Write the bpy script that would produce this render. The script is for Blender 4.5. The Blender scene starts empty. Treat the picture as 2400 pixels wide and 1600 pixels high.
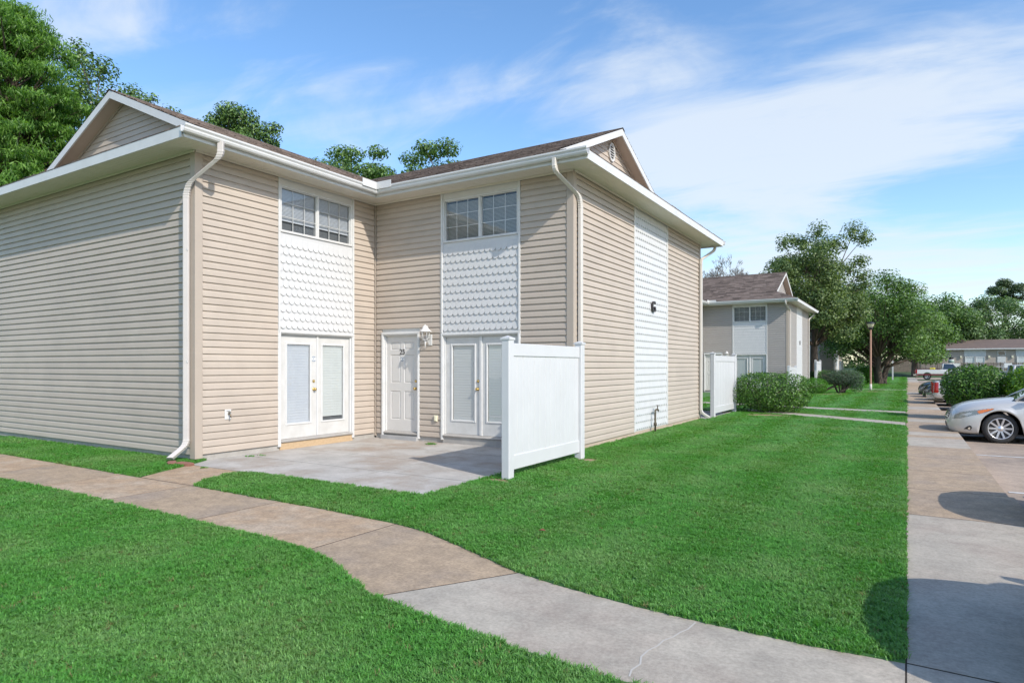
import bpy, bmesh, math, random
import numpy as np
from mathutils import Vector, Matrix
from mathutils.bvhtree import BVHTree
random.seed(7); rng = np.random.default_rng(7)
R = math.radians
S = bpy.context.scene
COL = S.collection

# ------------------------------------------------------------------ camera
CAM_H = 1.5
YAW = R(31.63)
cd = bpy.data.cameras.new('camera'); cam = bpy.data.objects.new('camera', cd); COL.objects.link(cam)
cam.location = (0, 0, CAM_H); cam.rotation_euler = (R(90), 0, YAW)
cd.sensor_width = 36; cd.lens = 1500 / 2400 * 36; cd.shift_y = 57 / 2400; cd.clip_end = 3000; cd.clip_start = 0.05
S.camera = cam

# ------------------------------------------------------------------ sky and sun
SUN_EL, SUN_AZ = R(36.5), R(-21)      # azimuth measured from +X towards +Y
to_sun = Vector((math.cos(SUN_AZ) * math.cos(SUN_EL), math.sin(SUN_AZ) * math.cos(SUN_EL), math.sin(SUN_EL)))
world = bpy.data.worlds.new('World'); S.world = world; world.use_nodes = True
nt = world.node_tree; nt.nodes.clear()
def N(t, **kw):
    n = nt.nodes.new(t)
    for k, v in kw.items(): setattr(n, k, v)
    return n
L = lambda a, b: nt.links.new(a, b)
sky = N('ShaderNodeTexSky', sky_type='NISHITA', sun_disc=False)
sky.sun_elevation = SUN_EL; sky.sun_rotation = math.pi / 2 - SUN_AZ
sky.air_density = 1.0; sky.dust_density = 0.6; sky.ozone_density = 2.0; sky.altitude = 0
tc = N('ShaderNodeTexCoord')
sep = N('ShaderNodeSeparateXYZ'); L(tc.outputs['Generated'], sep.inputs[0])
def MATH(op, a, b=None, clamp=False):
    m = N('ShaderNodeMath', operation=op); m.use_clamp = clamp
    for i, v in enumerate((a, b)):
        if v is None: continue
        if hasattr(v, 'name'): L(v, m.inputs[i])
        else: m.inputs[i].default_value = v
    return m.outputs[0]
# project the view ray on a flat cloud layer: thin cirrus streaks drawn out by the wind
zc = MATH('MAXIMUM', sep.outputs[2], 0.02); zc = MATH('ADD', zc, 0.10)
px = MATH('DIVIDE', sep.outputs[0], zc); py = MATH('DIVIDE', sep.outputs[1], zc)
comb = N('ShaderNodeCombineXYZ'); L(px, comb.inputs[0]); L(py, comb.inputs[1])
mp = N('ShaderNodeMapping'); L(comb.outputs[0], mp.inputs[0])
mp.inputs['Rotation'].default_value = (0, 0, R(-28)); mp.inputs['Location'].default_value = (0.35, 0.9, 0); mp.inputs['Scale'].default_value = (0.42, 0.72, 1)
n1 = N('ShaderNodeTexNoise'); L(mp.outputs[0], n1.inputs[0]); n1.inputs['Scale'].default_value = 1.3; n1.inputs['Detail'].default_value = 7; n1.inputs['Roughness'].default_value = .52; n1.inputs['Distortion'].default_value = .7
mp2 = N('ShaderNodeMapping'); L(comb.outputs[0], mp2.inputs[0])
mp2.inputs['Rotation'].default_value = (0, 0, R(-32)); mp2.inputs['Scale'].default_value = (0.9, 1.8, 1)
n2 = N('ShaderNodeTexNoise'); L(mp2.outputs[0], n2.inputs[0]); n2.inputs['Scale'].default_value = 1.6; n2.inputs['Detail'].default_value = 8; n2.inputs['Roughness'].default_value = .6; n2.inputs['Distortion'].default_value = 1.2
s = MATH('ADD', MATH('MULTIPLY', n1.outputs[0], .95), MATH('MULTIPLY', n2.outputs[0], .46)); s = MATH('SUBTRACT', s, .205)
# cloud banks: two broad directions of the sky that hold the bigger sheets
def bank(az_deg, el_deg, wide, amt, src):
    a, e = R(az_deg), R(el_deg)
    d = N('ShaderNodeVectorMath', operation='DOT_PRODUCT'); L(tc.outputs['Generated'], d.inputs[0])
    d.inputs[1].default_value = (math.cos(a) * math.cos(e), math.sin(a) * math.cos(e), math.sin(e))
    mr = N('ShaderNodeMapRange'); mr.interpolation_type = 'SMOOTHSTEP'; L(d.outputs['Value'], mr.inputs[0])
    mr.inputs[1].default_value = math.cos(R(wide)); mr.inputs[2].default_value = 1.0
    mr.inputs[3].default_value = 0; mr.inputs[4].default_value = amt
    return MATH('ADD', src, mr.outputs[0])
CLOUD_BANKS = [(102, 19, 15, .12), (112, 22, 11, .08), (91, 10, 13, .11), (158, 26, 11, .06), (88, 26, 12, .06)]
for b in CLOUD_BANKS: s = bank(*b, s)
hz = MATH('MULTIPLY', MATH('SUBTRACT', 1.0, MATH('MINIMUM', MATH('MULTIPLY', MATH('MAXIMUM', sep.outputs[2], 0.0), 4.0), 1.0)), .10)
s = MATH('ADD', s, hz)
cr = N('ShaderNodeMapRange'); cr.interpolation_type = 'SMOOTHSTEP'; L(s, cr.inputs[0])
cr.inputs[1].default_value = .455; cr.inputs[2].default_value = .78; cr.inputs[3].default_value = 0.0; cr.inputs[4].default_value = .80
hs = N('ShaderNodeHueSaturation'); L(sky.outputs[0], hs.inputs['Color']); hs.inputs['Saturation'].default_value = 1.15; hs.inputs['Value'].default_value = 2.75
mx = N('ShaderNodeMixRGB'); L(cr.outputs[0], mx.inputs[0]); L(hs.outputs[0], mx.inputs[1]); mx.inputs[2].default_value = (9.3, 10.1, 11.0, 1)
bg = N('ShaderNodeBackground'); L(mx.outputs[0], bg.inputs[0]); bg.inputs[1].default_value = 0.1
wo = N('ShaderNodeOutputWorld'); L(bg.outputs[0], wo.inputs[0])

sd = bpy.data.lights.new('sun', 'SUN'); sun = bpy.data.objects.new('sun', sd); COL.objects.link(sun)
sd.energy = 4.7; sd.angle = R(0.5); sd.color = (1.0, .94, .85)
sun.rotation_euler = (-to_sun).to_track_quat('-Z', 'Y').to_euler(); sun.location = to_sun * 60
S.view_settings.view_transform = 'Standard'; S.view_settings.look = 'None'; S.view_settings.exposure = -0.14; S.view_settings.gamma = 1
S.view_settings.use_curve_mapping = False
S.cycles.max_bounces = 6; S.cycles.transparent_max_bounces = 12; S.cycles.diffuse_bounces = 3; S.cycles.use_denoising = True

# ------------------------------------------------------------------ materials
MATS = {}
def mat(name, c1, c2=None, scale=4, rough=.7, bump=0, bscale=60, metal=0, island=0, obj=0, spec=.5, stretch=None, coat=0, pos=False, c3=None, s3=.7, c3amt=.5, detail=5, emit=None, grain=0):
    if name in MATS: return MATS[name]
    m = bpy.data.materials.new(name); m.use_nodes = True; t = m.node_tree; b = t.nodes['Principled BSDF']
    b.inputs['Roughness'].default_value = rough; b.inputs['Metallic'].default_value = metal
    b.inputs['Specular IOR Level'].default_value = spec; b.inputs['Coat Weight'].default_value = coat; b.inputs['Coat Roughness'].default_value = .03
    b.inputs['Base Color'].default_value = (*c1, 1)
    if pos: g = t.nodes.new('ShaderNodeNewGeometry'); co = g.outputs['Position']
    else: g = t.nodes.new('ShaderNodeTexCoord'); co = g.outputs['Object']
    if stretch:
        q = t.nodes.new('ShaderNodeMapping'); t.links.new(co, q.inputs[0]); q.inputs['Scale'].default_value = stretch; co = q.outputs[0]
    cur = None
    if c2 is not None:
        n = t.nodes.new('ShaderNodeTexNoise'); t.links.new(co, n.inputs['Vector']); n.inputs['Scale'].default_value = scale; n.inputs['Detail'].default_value = detail; n.inputs['Roughness'].default_value = .6
        r = t.nodes.new('ShaderNodeMapRange'); t.links.new(n.outputs[0], r.inputs[0]); r.inputs[1].default_value = .32; r.inputs[2].default_value = .68
        x = t.nodes.new('ShaderNodeMixRGB'); t.links.new(r.outputs[0], x.inputs[0]); x.inputs[1].default_value = (*c1, 1); x.inputs[2].default_value = (*c2, 1); cur = x.outputs[0]
    if c3 is not None:
        n = t.nodes.new('ShaderNodeTexNoise'); t.links.new(co, n.inputs['Vector']); n.inputs['Scale'].default_value = s3; n.inputs['Detail'].default_value = 6; n.inputs['Roughness'].default_value = .65
        r = t.nodes.new('ShaderNodeMapRange'); t.links.new(n.outputs[0], r.inputs[0]); r.inputs[1].default_value = .46; r.inputs[2].default_value = .68; r.inputs[4].default_value = c3amt
        x = t.nodes.new('ShaderNodeMixRGB'); t.links.new(r.outputs[0], x.inputs[0]); t.links.new(cur, x.inputs[1]); x.inputs[2].default_value = (*c3, 1); cur = x.outputs[0]
    if grain:
        n = t.nodes.new('ShaderNodeTexNoise'); t.links.new(co, n.inputs['Vector']); n.inputs['Scale'].default_value = 42; n.inputs['Detail'].default_value = 3; n.inputs['Roughness'].default_value = .7
        n_ = t.nodes.new('ShaderNodeTexNoise'); t.links.new(co, n_.inputs['Vector']); n_.inputs['Scale'].default_value = 9; n_.inputs['Detail'].default_value = 8; n_.inputs['Roughness'].default_value = .75
        ad = t.nodes.new('ShaderNodeMath'); ad.operation = 'ADD'; t.links.new(n.outputs[0], ad.inputs[0]); t.links.new(n_.outputs[0], ad.inputs[1])
        r = t.nodes.new('ShaderNodeMapRange'); t.links.new(ad.outputs[0], r.inputs[0]); r.inputs[1].default_value = .75; r.inputs[2].default_value = 1.25; r.inputs[3].default_value = 1 - grain; r.inputs[4].default_value = 1 + grain
        x = t.nodes.new('ShaderNodeHueSaturation'); t.links.new(r.outputs[0], x.inputs['Value']); t.links.new(cur, x.inputs['Color']); cur = x.outputs[0]
    if island or obj:
        if island: rn = t.nodes.new('ShaderNodeNewGeometry').outputs['Random Per Island']; a = island
        else: rn = t.nodes.new('ShaderNodeObjectInfo').outputs['Random']; a = obj
        r = t.nodes.new('ShaderNodeMapRange'); t.links.new(rn, r.inputs[0]); r.inputs[3].default_value = 1 - a; r.inputs[4].default_value = 1 + a
        x = t.nodes.new('ShaderNodeHueSaturation'); t.links.new(r.outputs[0], x.inputs['Value'])
        if cur is None: x.inputs['Color'].default_value = (*c1, 1)
        else: t.links.new(cur, x.inputs['Color'])
        cur = x.outputs[0]
    if cur is not None: t.links.new(cur, b.inputs['Base Color'])
    if bump:
        n = t.nodes.new('ShaderNodeTexNoise'); t.links.new(co, n.inputs['Vector']); n.inputs['Scale'].default_value = bscale; n.inputs['Detail'].default_value = 4
        u = t.nodes.new('ShaderNodeBump'); t.links.new(n.outputs[0], u.inputs['Height']); u.inputs['Strength'].default_value = bump; u.inputs['Distance'].default_value = .01
        t.links.new(u.outputs[0], b.inputs['Normal'])
    if emit: b.inputs['Emission Color'].default_value = (*emit, 1); b.inputs['Emission Strength'].default_value = 1
    MATS[name] = m; return m
def leafmat(name, c1, c2, trans=.35, rough=.5, hue=.03, val=.35, inst=False, patch=None):
    m = bpy.data.materials.new(name); m.use_nodes = True; t = m.node_tree; b = t.nodes['Principled BSDF']
    out = t.nodes['Material Output']
    g = t.nodes.new('ShaderNodeNewGeometry')
    rnd = g.outputs['Random Per Island']
    x = t.nodes.new('ShaderNodeMixRGB'); t.links.new(rnd, x.inputs[0]); x.inputs[1].default_value = (*c1, 1); x.inputs[2].default_value = (*c2, 1); cur = x.outputs[0]
    if patch:
        n = t.nodes.new('ShaderNodeTexNoise'); t.links.new(g.outputs['Position'], n.inputs['Vector']); n.inputs['Scale'].default_value = patch[1]; n.inputs['Detail'].default_value = 5; n.inputs['Roughness'].default_value = .65
        r = t.nodes.new('ShaderNodeMapRange'); t.links.new(n.outputs[0], r.inputs[0]); r.inputs[1].default_value = .42; r.inputs[2].default_value = .66; r.inputs[4].default_value = patch[2]
        y = t.nodes.new('ShaderNodeMixRGB'); t.links.new(r.outputs[0], y.inputs[0]); t.links.new(cur, y.inputs[1]); y.inputs[2].default_value = (*patch[0], 1); cur = y.outputs[0]
    if inst: rv = t.nodes.new('ShaderNodeObjectInfo').outputs['Random']
    else: rv = rnd
    r = t.nodes.new('ShaderNodeMapRange'); t.links.new(rv, r.inputs[0]); r.inputs[3].default_value = 1 - val; r.inputs[4].default_value = 1 + val
    h = t.nodes.new('ShaderNodeHueSaturation'); t.links.new(r.outputs[0], h.inputs['Value']); t.links.new(cur, h.inputs['Color'])
    t.links.new(h.outputs[0], b.inputs['Base Color']); b.inputs['Roughness'].default_value = rough; b.inputs['Specular IOR Level'].default_value = .45
    tr = t.nodes.new('ShaderNodeBsdfTranslucent')
    h2 = t.nodes.new('ShaderNodeMixRGB'); h2.blend_type = 'MULTIPLY'; h2.inputs[0].default_value = 1; t.links.new(h.outputs[0], h2.inputs[1]); h2.inputs[2].default_value = (1.5, 1.6, .6, 1)
    t.links.new(h2.outputs[0], tr.inputs[0])
    ms = t.nodes.new('ShaderNodeMixShader'); ms.inputs[0].default_value = trans; t.links.new(b.outputs[0], ms.inputs[1]); t.links.new(tr.outputs[0], ms.inputs[2]); t.links.new(ms.outputs[0], out.inputs[0])
    return m
def glassmat(name, tint=(.97, .98, .98), boost=1.0):
    m = bpy.data.materials.new(name); m.use_nodes = True; t = m.node_tree; t.nodes.remove(t.nodes['Principled BSDF']); out = t.nodes['Material Output']
    tr = t.nodes.new('ShaderNodeBsdfTransparent'); tr.inputs[0].default_value = (*tint, 1)
    gl = t.nodes.new('ShaderNodeBsdfGlossy'); gl.inputs['Roughness'].default_value = .02
    ge = t.nodes.new('ShaderNodeNewGeometry'); dt = t.nodes.new('ShaderNodeVectorMath'); dt.operation = 'DOT_PRODUCT'; t.links.new(ge.outputs['Normal'], dt.inputs[0]); t.links.new(ge.outputs['Incoming'], dt.inputs[1])
    def mt(op, a, b=0.0):
        q = t.nodes.new('ShaderNodeMath'); q.operation = op; t.links.new(a, q.inputs[0]); q.inputs[1].default_value = b; return q.outputs[0]
    fz = mt('ABSOLUTE', dt.outputs['Value']); fz = mt('MULTIPLY_ADD', fz, -1.0); fz.node.inputs[2].default_value = 1.0; fz = mt('POWER', fz, 5.0)
    mu = t.nodes.new('ShaderNodeMath'); mu.operation = 'MULTIPLY_ADD'; t.links.new(fz, mu.inputs[0]); mu.inputs[1].default_value = .9 * boost; mu.inputs[2].default_value = .10; mu.use_clamp = True
    n = t.nodes.new('ShaderNodeTexNoise'); n.inputs['Scale'].default_value = 1.1
    u = t.nodes.new('ShaderNodeBump'); t.links.new(n.outputs[0], u.inputs['Height']); u.inputs['Strength'].default_value = .06; u.inputs['Distance'].default_value = .05; t.links.new(u.outputs[0], gl.inputs['Normal'])
    ms = t.nodes.new('ShaderNodeMixShader'); t.links.new(mu.outputs[0], ms.inputs[0]); t.links.new(tr.outputs[0], ms.inputs[1]); t.links.new(gl.outputs[0], ms.inputs[2]); t.links.new(ms.outputs[0], out.inputs[0])
    return m
SID = mat('siding_vinyl', (.49, .418, .348), (.468, .396, .33), 2.2, .5, .06, 90, obj=.03, spec=.35, pos=True, c3=(.36, .31, .26), s3=.9, c3amt=.38)
SIDJ = mat('siding_vinyl_joined', (.49, .418, .348), (.468, .396, .33), 2.2, .5, .06, 90, island=.03, spec=.35, pos=True, c3=(.36, .31, .26), s3=.9, c3amt=.38)
SID2 = mat('siding_vinyl_grey', (.375, .345, .32), (.355, .325, .30), 2.2, .5, .04, 90, island=.02, spec=.35)
POST = mat('corner_post_vinyl', (.44, .37, .305), (.415, .35, .29), 3, .5)
WHITE = mat('white_paint', (.64, .635, .62), (.60, .595, .58), 3, .45, .04, 40, pos=True, c3=(.50, .49, .46), s3=3, c3amt=.15)
WOODW = mat('door_white_paint', (.62, .61, .59), (.54, .53, .505), 5, .5, .05, 30)
DOORG = mat('door_pale_grey_paint', (.62, .60, .57), (.60, .58, .55), 3, .5)
SHNG = mat('scallop_white', (.60, .595, .59), (.56, .56, .555), 5, .5, .05, 50, obj=.018)
SHNGJ = mat('scallop_white_joined', (.60, .595, .59), (.56, .56, .555), 5, .5, .05, 50, island=.018)
ALU = mat('gutter_white_metal', (.64, .635, .62), (.59, .585, .57), 4, .35, .02, 10)
SOFF = mat('soffit_cream', (.76, .70, .60), (.72, .66, .565), 3, .55)
GSOFF = mat('gable_soffit_beige', (.50, .41, .34), (.47, .39, .32), 3, .6)
CONC = mat('foundation_concrete', (.42, .40, .37), (.33, .31, .28), 5, .85, .3, 60)
TANF = mat('foundation_tan', (.50, .40, .31), (.42, .33, .25), 6, .85, .3, 60)
BOARD = mat('bare_wood_board', (.55, .40, .25), (.45, .32, .19), 3, .75, .2, 40, stretch=(1, 6, 12))
GREYB = mat('grey_sill', (.40, .38, .35), (.33, .31, .29), 6, .7, .1, 40)
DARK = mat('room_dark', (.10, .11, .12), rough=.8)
BLIND = mat('blind_white', (.60, .63, .62), (.56, .59, .58), 2, .5)
BLIND3 = mat('blind_bluish', (.55, .58, .62), (.50, .53, .58), 2, .5)
BLIND2 = mat('blind_grey', (.62, .64, .66), (.56, .58, .60), 2, .5)
GLASS = glassmat('window_glass')
BRASS = mat('brass', (.60, .42, .15), rough=.3, metal=1)
BLACK = mat('black_metal', (.03, .03, .032), rough=.45)
BLACKP = mat('letter_black', (.035, .03, .03), rough=.5)
IRON = mat('rusty_pipe', (.07, .065, .05), (.12, .09, .05), 30, .8, .3, 80)
ROOF = mat('roof_shingles', (.20, .155, .13), (.125, .10, .086), 30, .95, .7, 220, island=.42, spec=.15)
ROOFB = mat('roof_deck', (.05, .042, .038), rough=.95)
VINYL = mat('fence_white_vinyl', (.60, .60, .605), (.57, .57, .575), 2, .38, pos=True, c3=(.50, .49, .47), s3=2.2, c3amt=.14)
TAN = mat('concrete_tan', (.44, .325, .215), (.335, .25, .17), 3.2, .9, .35, 160, pos=True, c3=(.27, .225, .195), s3=1.1, c3amt=.5, detail=10, grain=.30)
TAN2 = mat('concrete_tan_worn', (.47, .33, .21), (.35, .25, .165), 5, .9, .4, 200, pos=True, c3=(.50, .42, .33), s3=1.7, c3amt=.6, detail=10, grain=.30)
GREY = mat('concrete_grey', (.48, .425, .345), (.36, .32, .262), 2.4, .88, .3, 180, pos=True, c3=(.33, .25, .20), s3=.9, c3amt=.5, detail=10, grain=.20)
PATC = mat('concrete_patio', (.50, .47, .43), (.36, .34, .31), 1.6, .85, .2, 120, pos=True, c3=(.34, .25, .18), s3=.8, c3amt=.75, detail=9, grain=.14)
LOT = mat('parking_concrete', (.46, .35, .26), (.33, .26, .20), 1.3, .9, .35, 120, pos=True, c3=(.14, .12, .105), s3=.6, c3amt=.7, detail=9, grain=.2)
JOINT = mat('joint_dark', (.05, .038, .028), rough=.95)
SOIL = mat('soil', (.10, .065, .04), (.06, .04, .025), 12, .95, .6, 60)
DIRT = mat('bare_dirt', (.34, .23, .14), (.25, .17, .10), 9, .95, .6, 60, pos=True)
LAWN = mat('lawn_base', (.055, .17, .035), (.04, .13, .026), 6, .9, .8, 55, pos=True, c3=(.10, .20, .06), s3=.35, c3amt=.7, detail=8)
GRND = mat('ground_green', (.05, .10, .03), (.04, .08, .025), .3, .95, pos=True)
BARK = mat('bark', (.13, .095, .07), (.07, .05, .038), 9, .9, .8, 25, stretch=(1, 1, .25))
PAINTW = mat('line_paint', (.70, .70, .68), (.45, .42, .38), 9, .7, pos=True)
PAINTB = mat('blue_paint', (.05, .16, .38), (.08, .2, .4), 6, .7, pos=True)
RUBBER = mat('tyre_rubber', (.028, .028, .028), rough=.75, bump=.2, bscale=50)
RIM = mat('alloy_rim', (.72, .72, .74), rough=.28, metal=.85)
PLAST = mat('black_plastic', (.02, .02, .022), rough=.4)
CGLASS = mat('car_glass', (.02, .03, .04), rough=.04, spec=.9, coat=.5)
CHROME = mat('chrome', (.75, .76, .78), rough=.12, metal=1)
LAMPG = mat('headlamp_lens', (.17, .19, .17), (.30, .32, .29), 14, .15, coat=1, spec=.8)
AMBER = mat('amber_lens', (.75, .20, .03), rough=.15, coat=.8)
REDL = mat('red_lens', (.45, .012, .012), rough=.15, coat=.8)
SILVER = mat('silver_car_paint', (.62, .60, .57), rough=.34, metal=.25, coat=.6)
DARKP = mat('dark_car_paint', (.02, .022, .028), rough=.25, metal=.3, coat=.9)
WHITEP = mat('white_car_paint', (.66, .65, .62), rough=.3, coat=.8)
GREENP = mat('olive_car_paint', (.13, .14, .12), rough=.3, metal=.3, coat=.8)
MAROON = mat('maroon_paint', (.16, .02, .03), rough=.3, coat=.8)
TERRA = mat('terracotta', (.30, .14, .10), (.22, .10, .07), 9, .85, .4, 50)
FENW = mat('weathered_wood', (.26, .21, .17), (.17, .14, .115), 3, .9, .3, 20, island=.3)
WHITEL = mat('plate_white', (.78, .78, .76), rough=.5)
ALMOND = mat('almond_plastic', (.72, .68, .50), rough=.45)
BLUE = mat('blue_sign', (.03, .17, .48), rough=.5)
POLEB = mat('pole_brown', (.34, .19, .12), (.27, .15, .10), 3, .6)

# ------------------------------------------------------------------ object helpers
def tag(o, label=None, cat=None, group=None, kind=None):
    if label: o['label'] = label
    if cat: o['category'] = cat
    if group: o['group'] = group
    if kind: o['kind'] = kind
    return o
def thing(name, label, cat, loc=(0, 0, 0), rz=0, group=None):
    o = bpy.data.objects.new(name, None); COL.objects.link(o); o.location = loc; o.rotation_euler = (0, 0, rz); o.empty_display_size = .3
    return tag(o, label, cat, group)
def link(name, me, parent=None, loc=(0, 0, 0), rot=(0, 0, 0)):
    o = bpy.data.objects.new(name, me); COL.objects.link(o); o.parent = parent; o.location = loc; o.rotation_euler = rot; return o
class F:
    """wall frame: u along the wall, o outwards, z up"""
    def __init__(s, org=(0, 0, 0), d=(1, 0, 0), n=(0, 1, 0), up=(0, 0, 1)):
        s.o, s.d, s.n, s.up = Vector(org), Vector(d), Vector(n), Vector(up)
    def __call__(s, u, o, z): return s.o + s.d * u + s.n * o + s.up * z
ID = F((0, 0, 0), (1, 0, 0), (0, 1, 0))
class MB:
    def __init__(s, f=ID): s.f = f; s.v = []; s.q = []; s.m = []; s.cm = 0; s.smooth = []
    def add(s, pts, faces, raw=False, smooth=False):
        k = len(s.v); s.v += [Vector(p) if raw else s.f(*p) for p in pts]
        for fc in faces: s.q.append([k + i for i in fc]); s.m.append(s.cm); s.smooth.append(smooth)
        return s
    def box(s, u0, u1, o0, o1, z0, z1):
        return s.add([(u0, o0, z0), (u1, o0, z0), (u1, o1, z0), (u0, o1, z0), (u0, o0, z1), (u1, o0, z1), (u1, o1, z1), (u0, o1, z1)],
                     [(0, 3, 2, 1), (4, 5, 6, 7), (0, 1, 5, 4), (1, 2, 6, 5), (2, 3, 7, 6), (3, 0, 4, 7)])
    def bbox(s, u0, u1, o0, o1, z0, z1, b=.006):
        """box with chamfered outer front edges"""
        return s.add([(u0, o0, z0), (u1, o0, z0), (u1, o1 - b, z0), (u0, o1 - b, z0), (u0, o0, z1), (u1, o0, z1), (u1, o1 - b, z1), (u0, o1 - b, z1),
                      (u0 + b, o1, z0 + b), (u1 - b, o1, z0 + b), (u1 - b, o1, z1 - b), (u0 + b, o1, z1 - b)],
                     [(0, 3, 2, 1), (4, 5, 6, 7), (0, 1, 5, 4), (1, 2, 6, 5), (3, 0, 4, 7), (3, 2, 9, 8), (2, 6, 10, 9), (6, 7, 11, 10), (7, 3, 8, 11), (8, 9, 10, 11)])
    def prism(s, prof, u0, u1, smooth=False):
        """profile of (o,z) points swept along u"""
        n = len(prof); pts = [(u0, a, b) for a, b in prof] + [(u1, a, b) for a, b in prof]
        return s.add(pts, [tuple(range(n))[::-1], tuple(range(n, 2 * n))] + [(i, (i + 1) % n, n + (i + 1) % n, n + i) for i in range(n)])
    def plate(s, poly, o0, o1):
        """polygon of (u,z) points with thickness along o"""
        n = len(poly); pts = [(a, o0, b) for a, b in poly] + [(a, o1, b) for a, b in poly]
        return s.add(pts, [tuple(range(n))[::-1], tuple(range(n, 2 * n))] + [(i, (i + 1) % n, n + (i + 1) % n, n + i) for i in range(n)])
    def slab(s, poly, z0, z1, bev=0):
        """polygon of (x,y) with thickness along z"""
        n = len(poly)
        if bev:
            c = Vector((sum(p[0] for p in poly) / n, sum(p[1] for p in poly) / n))
            top = [(p[0] + (c.x - p[0]) * min(.3, bev / max(.05, (Vector(p) - c).length)) * 1.3, p[1] + (c.y - p[1]) * min(.3, bev / max(.05, (Vector(p) - c).length)) * 1.3) for p in poly]
            pts = [(a, b, z0) for a, b in poly] + [(a, b, z1 - bev * .6) for a, b in poly] + [(a, b, z1) for a, b in top]
            fs = [tuple(range(n))[::-1], tuple(range(2 * n, 3 * n))]
            for k in (0, n): fs += [(k + i, k + (i + 1) % n, k + n + (i + 1) % n, k + n + i) for i in range(n)]
            return s.add(pts, fs)
        pts = [(a, b, z0) for a, b in poly] + [(a, b, z1) for a, b in poly]
        return s.add(pts, [tuple(range(n))[::-1], tuple(range(n, 2 * n))] + [(i, (i + 1) % n, n + (i + 1) % n, n + i) for i in range(n)])
    def lathe(s, cu, co, prof, seg=16, axis='z', z0=0, smooth=True, sq=1):
        """prof of (r,h); axis z or o"""
        pts = []; n = len(prof)
        for r, h in prof:
            for k in range(seg):
                a = 2 * math.pi * (k + .5) / seg; x, y = r * math.cos(a), r * math.sin(a)
                if axis == 'z': pts.append((cu + x, co + y, z0 + h))
                elif axis == 'o': pts.append((cu + x, co + h, z0 + y))
                else: pts.append((cu + h, co + x, z0 + y))
        fs = [(i * seg + k, i * seg + (k + 1) % seg, (i + 1) * seg + (k + 1) % seg, (i + 1) * seg + k) for i in range(n - 1) for k in range(seg)]
        fs += [tuple(range(seg))[::-1], tuple(range((n - 1) * seg, n * seg))]
        return s.add(pts, fs, smooth=smooth)
    def tube(s, path, rad, seg=8, smooth=True):
        """round tube; path in frame coordinates, rad a number or list"""
        P = [s.f(*p) for p in path]; n = len(P); pts = []
        rs = rad if isinstance(rad, (list, tuple)) else [rad] * n
        ref = Vector((.31, .42, .85))
        for i in range(n):
            t = (P[min(i + 1, n - 1)] - P[max(i - 1, 0)]).normalized()
            a = t.cross(ref)
            if a.length < .1: a = t.cross(Vector((1, 0, 0)))
            a.normalize(); b = t.cross(a)
            for k in range(seg):
                w = 2 * math.pi * k / seg; pts.append(P[i] + a * (rs[i] * math.cos(w)) + b * (rs[i] * math.sin(w)))
        fs = [(i * seg + k, i * seg + (k + 1) % seg, (i + 1) * seg + (k + 1) % seg, (i + 1) * seg + k) for i in range(n - 1) for k in range(seg)]
        fs += [tuple(range(seg))[::-1], tuple(range((n - 1) * seg, n * seg))]
        return s.add(pts, fs, raw=True, smooth=smooth)
    def rect_tube(s, path, w, h, side, scales=None):
        P = [s.f(*p) for p in path]; n = len(P); pts = []; sd_ = Vector(side).normalized()
        for i in range(n):
            t = (P[min(i + 1, n - 1)] - P[max(i - 1, 0)]).normalized(); b = t.cross(sd_).normalized()
            k = scales[i] if scales else 1; c = .25
            for x, y in ((-1, -1 + c), (-1 + c, -1), (1 - c, -1), (1, -1 + c), (1, 1 - c), (1 - c, 1), (-1 + c, 1), (-1, 1 - c)):
                pts.append(P[i] + sd_ * (x * w / 2 * k) + b * (y * h / 2 * k))
        fs = [(i * 8 + k, i * 8 + (k + 1) % 8, (i + 1) * 8 + (k + 1) % 8, (i + 1) * 8 + k) for i in range(n - 1) for k in range(8)]
        fs += [tuple(range(8))[::-1], tuple(range((n - 1) * 8, n * 8))]
        return s.add(pts, fs, raw=True)
    def mesh(s, name, mats):
        me = bpy.data.meshes.new(name); me.from_pydata([tuple(v) for v in s.v], [], s.q)
        for m in (mats if isinstance(mats, (list, tuple)) else [mats]): me.materials.append(m)
        bm = bmesh.new(); bm.from_mesh(me); 
        for i, fc in enumerate(bm.faces): fc.material_index = s.m[i]; fc.smooth = s.smooth[i]
        bmesh.ops.recalc_face_normals(bm, faces=bm.faces); bm.to_mesh(me); bm.free()
        return me
    def build(s, name, mats, parent=None, loc=(0, 0, 0), kind=None, label=None):
        o = link(name, s.mesh(name, mats), parent, loc)
        if kind: o['kind'] = kind
        if label: o['label'] = label
        return o
def copy_tree(o, parent=None):
    c = o.copy(); COL.objects.link(c); c.parent = parent
    for ch in list(o.children): copy_tree(ch, c)
    return c
def text_mesh(name, s, size, depth, m, bold=0.0, sx=1.0):
    cu = bpy.data.curves.new(name, 'FONT'); cu.body = s; cu.size = size; cu.extrude = depth / 2; cu.offset = bold; cu.align_x = 'CENTER'; cu.align_y = 'CENTER'
    o = bpy.data.objects.new(name, cu); COL.objects.link(o)
    bpy.context.view_layer.update()
    me = bpy.data.meshes.new_from_object(o.evaluated_get(bpy.context.evaluated_depsgraph_get()))
    bpy.data.objects.remove(o); me.materials.clear(); me.materials.append(m)
    for v in me.vertices: v.co.x *= sx
    return me
def put_text(name, me, parent, f, u, o, z, label=None):
    """text lying in the wall plane of frame f, read from outside"""
    right = f.up.cross(f.n)          # reader's right when facing the wall
    M = Matrix((right, f.up, f.n)).transposed().to_4x4(); M.translation = f(u, o, z)
    ob = link(name, me, parent); ob.matrix_basis = M
    if label: ob['label'] = label
    return ob
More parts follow.
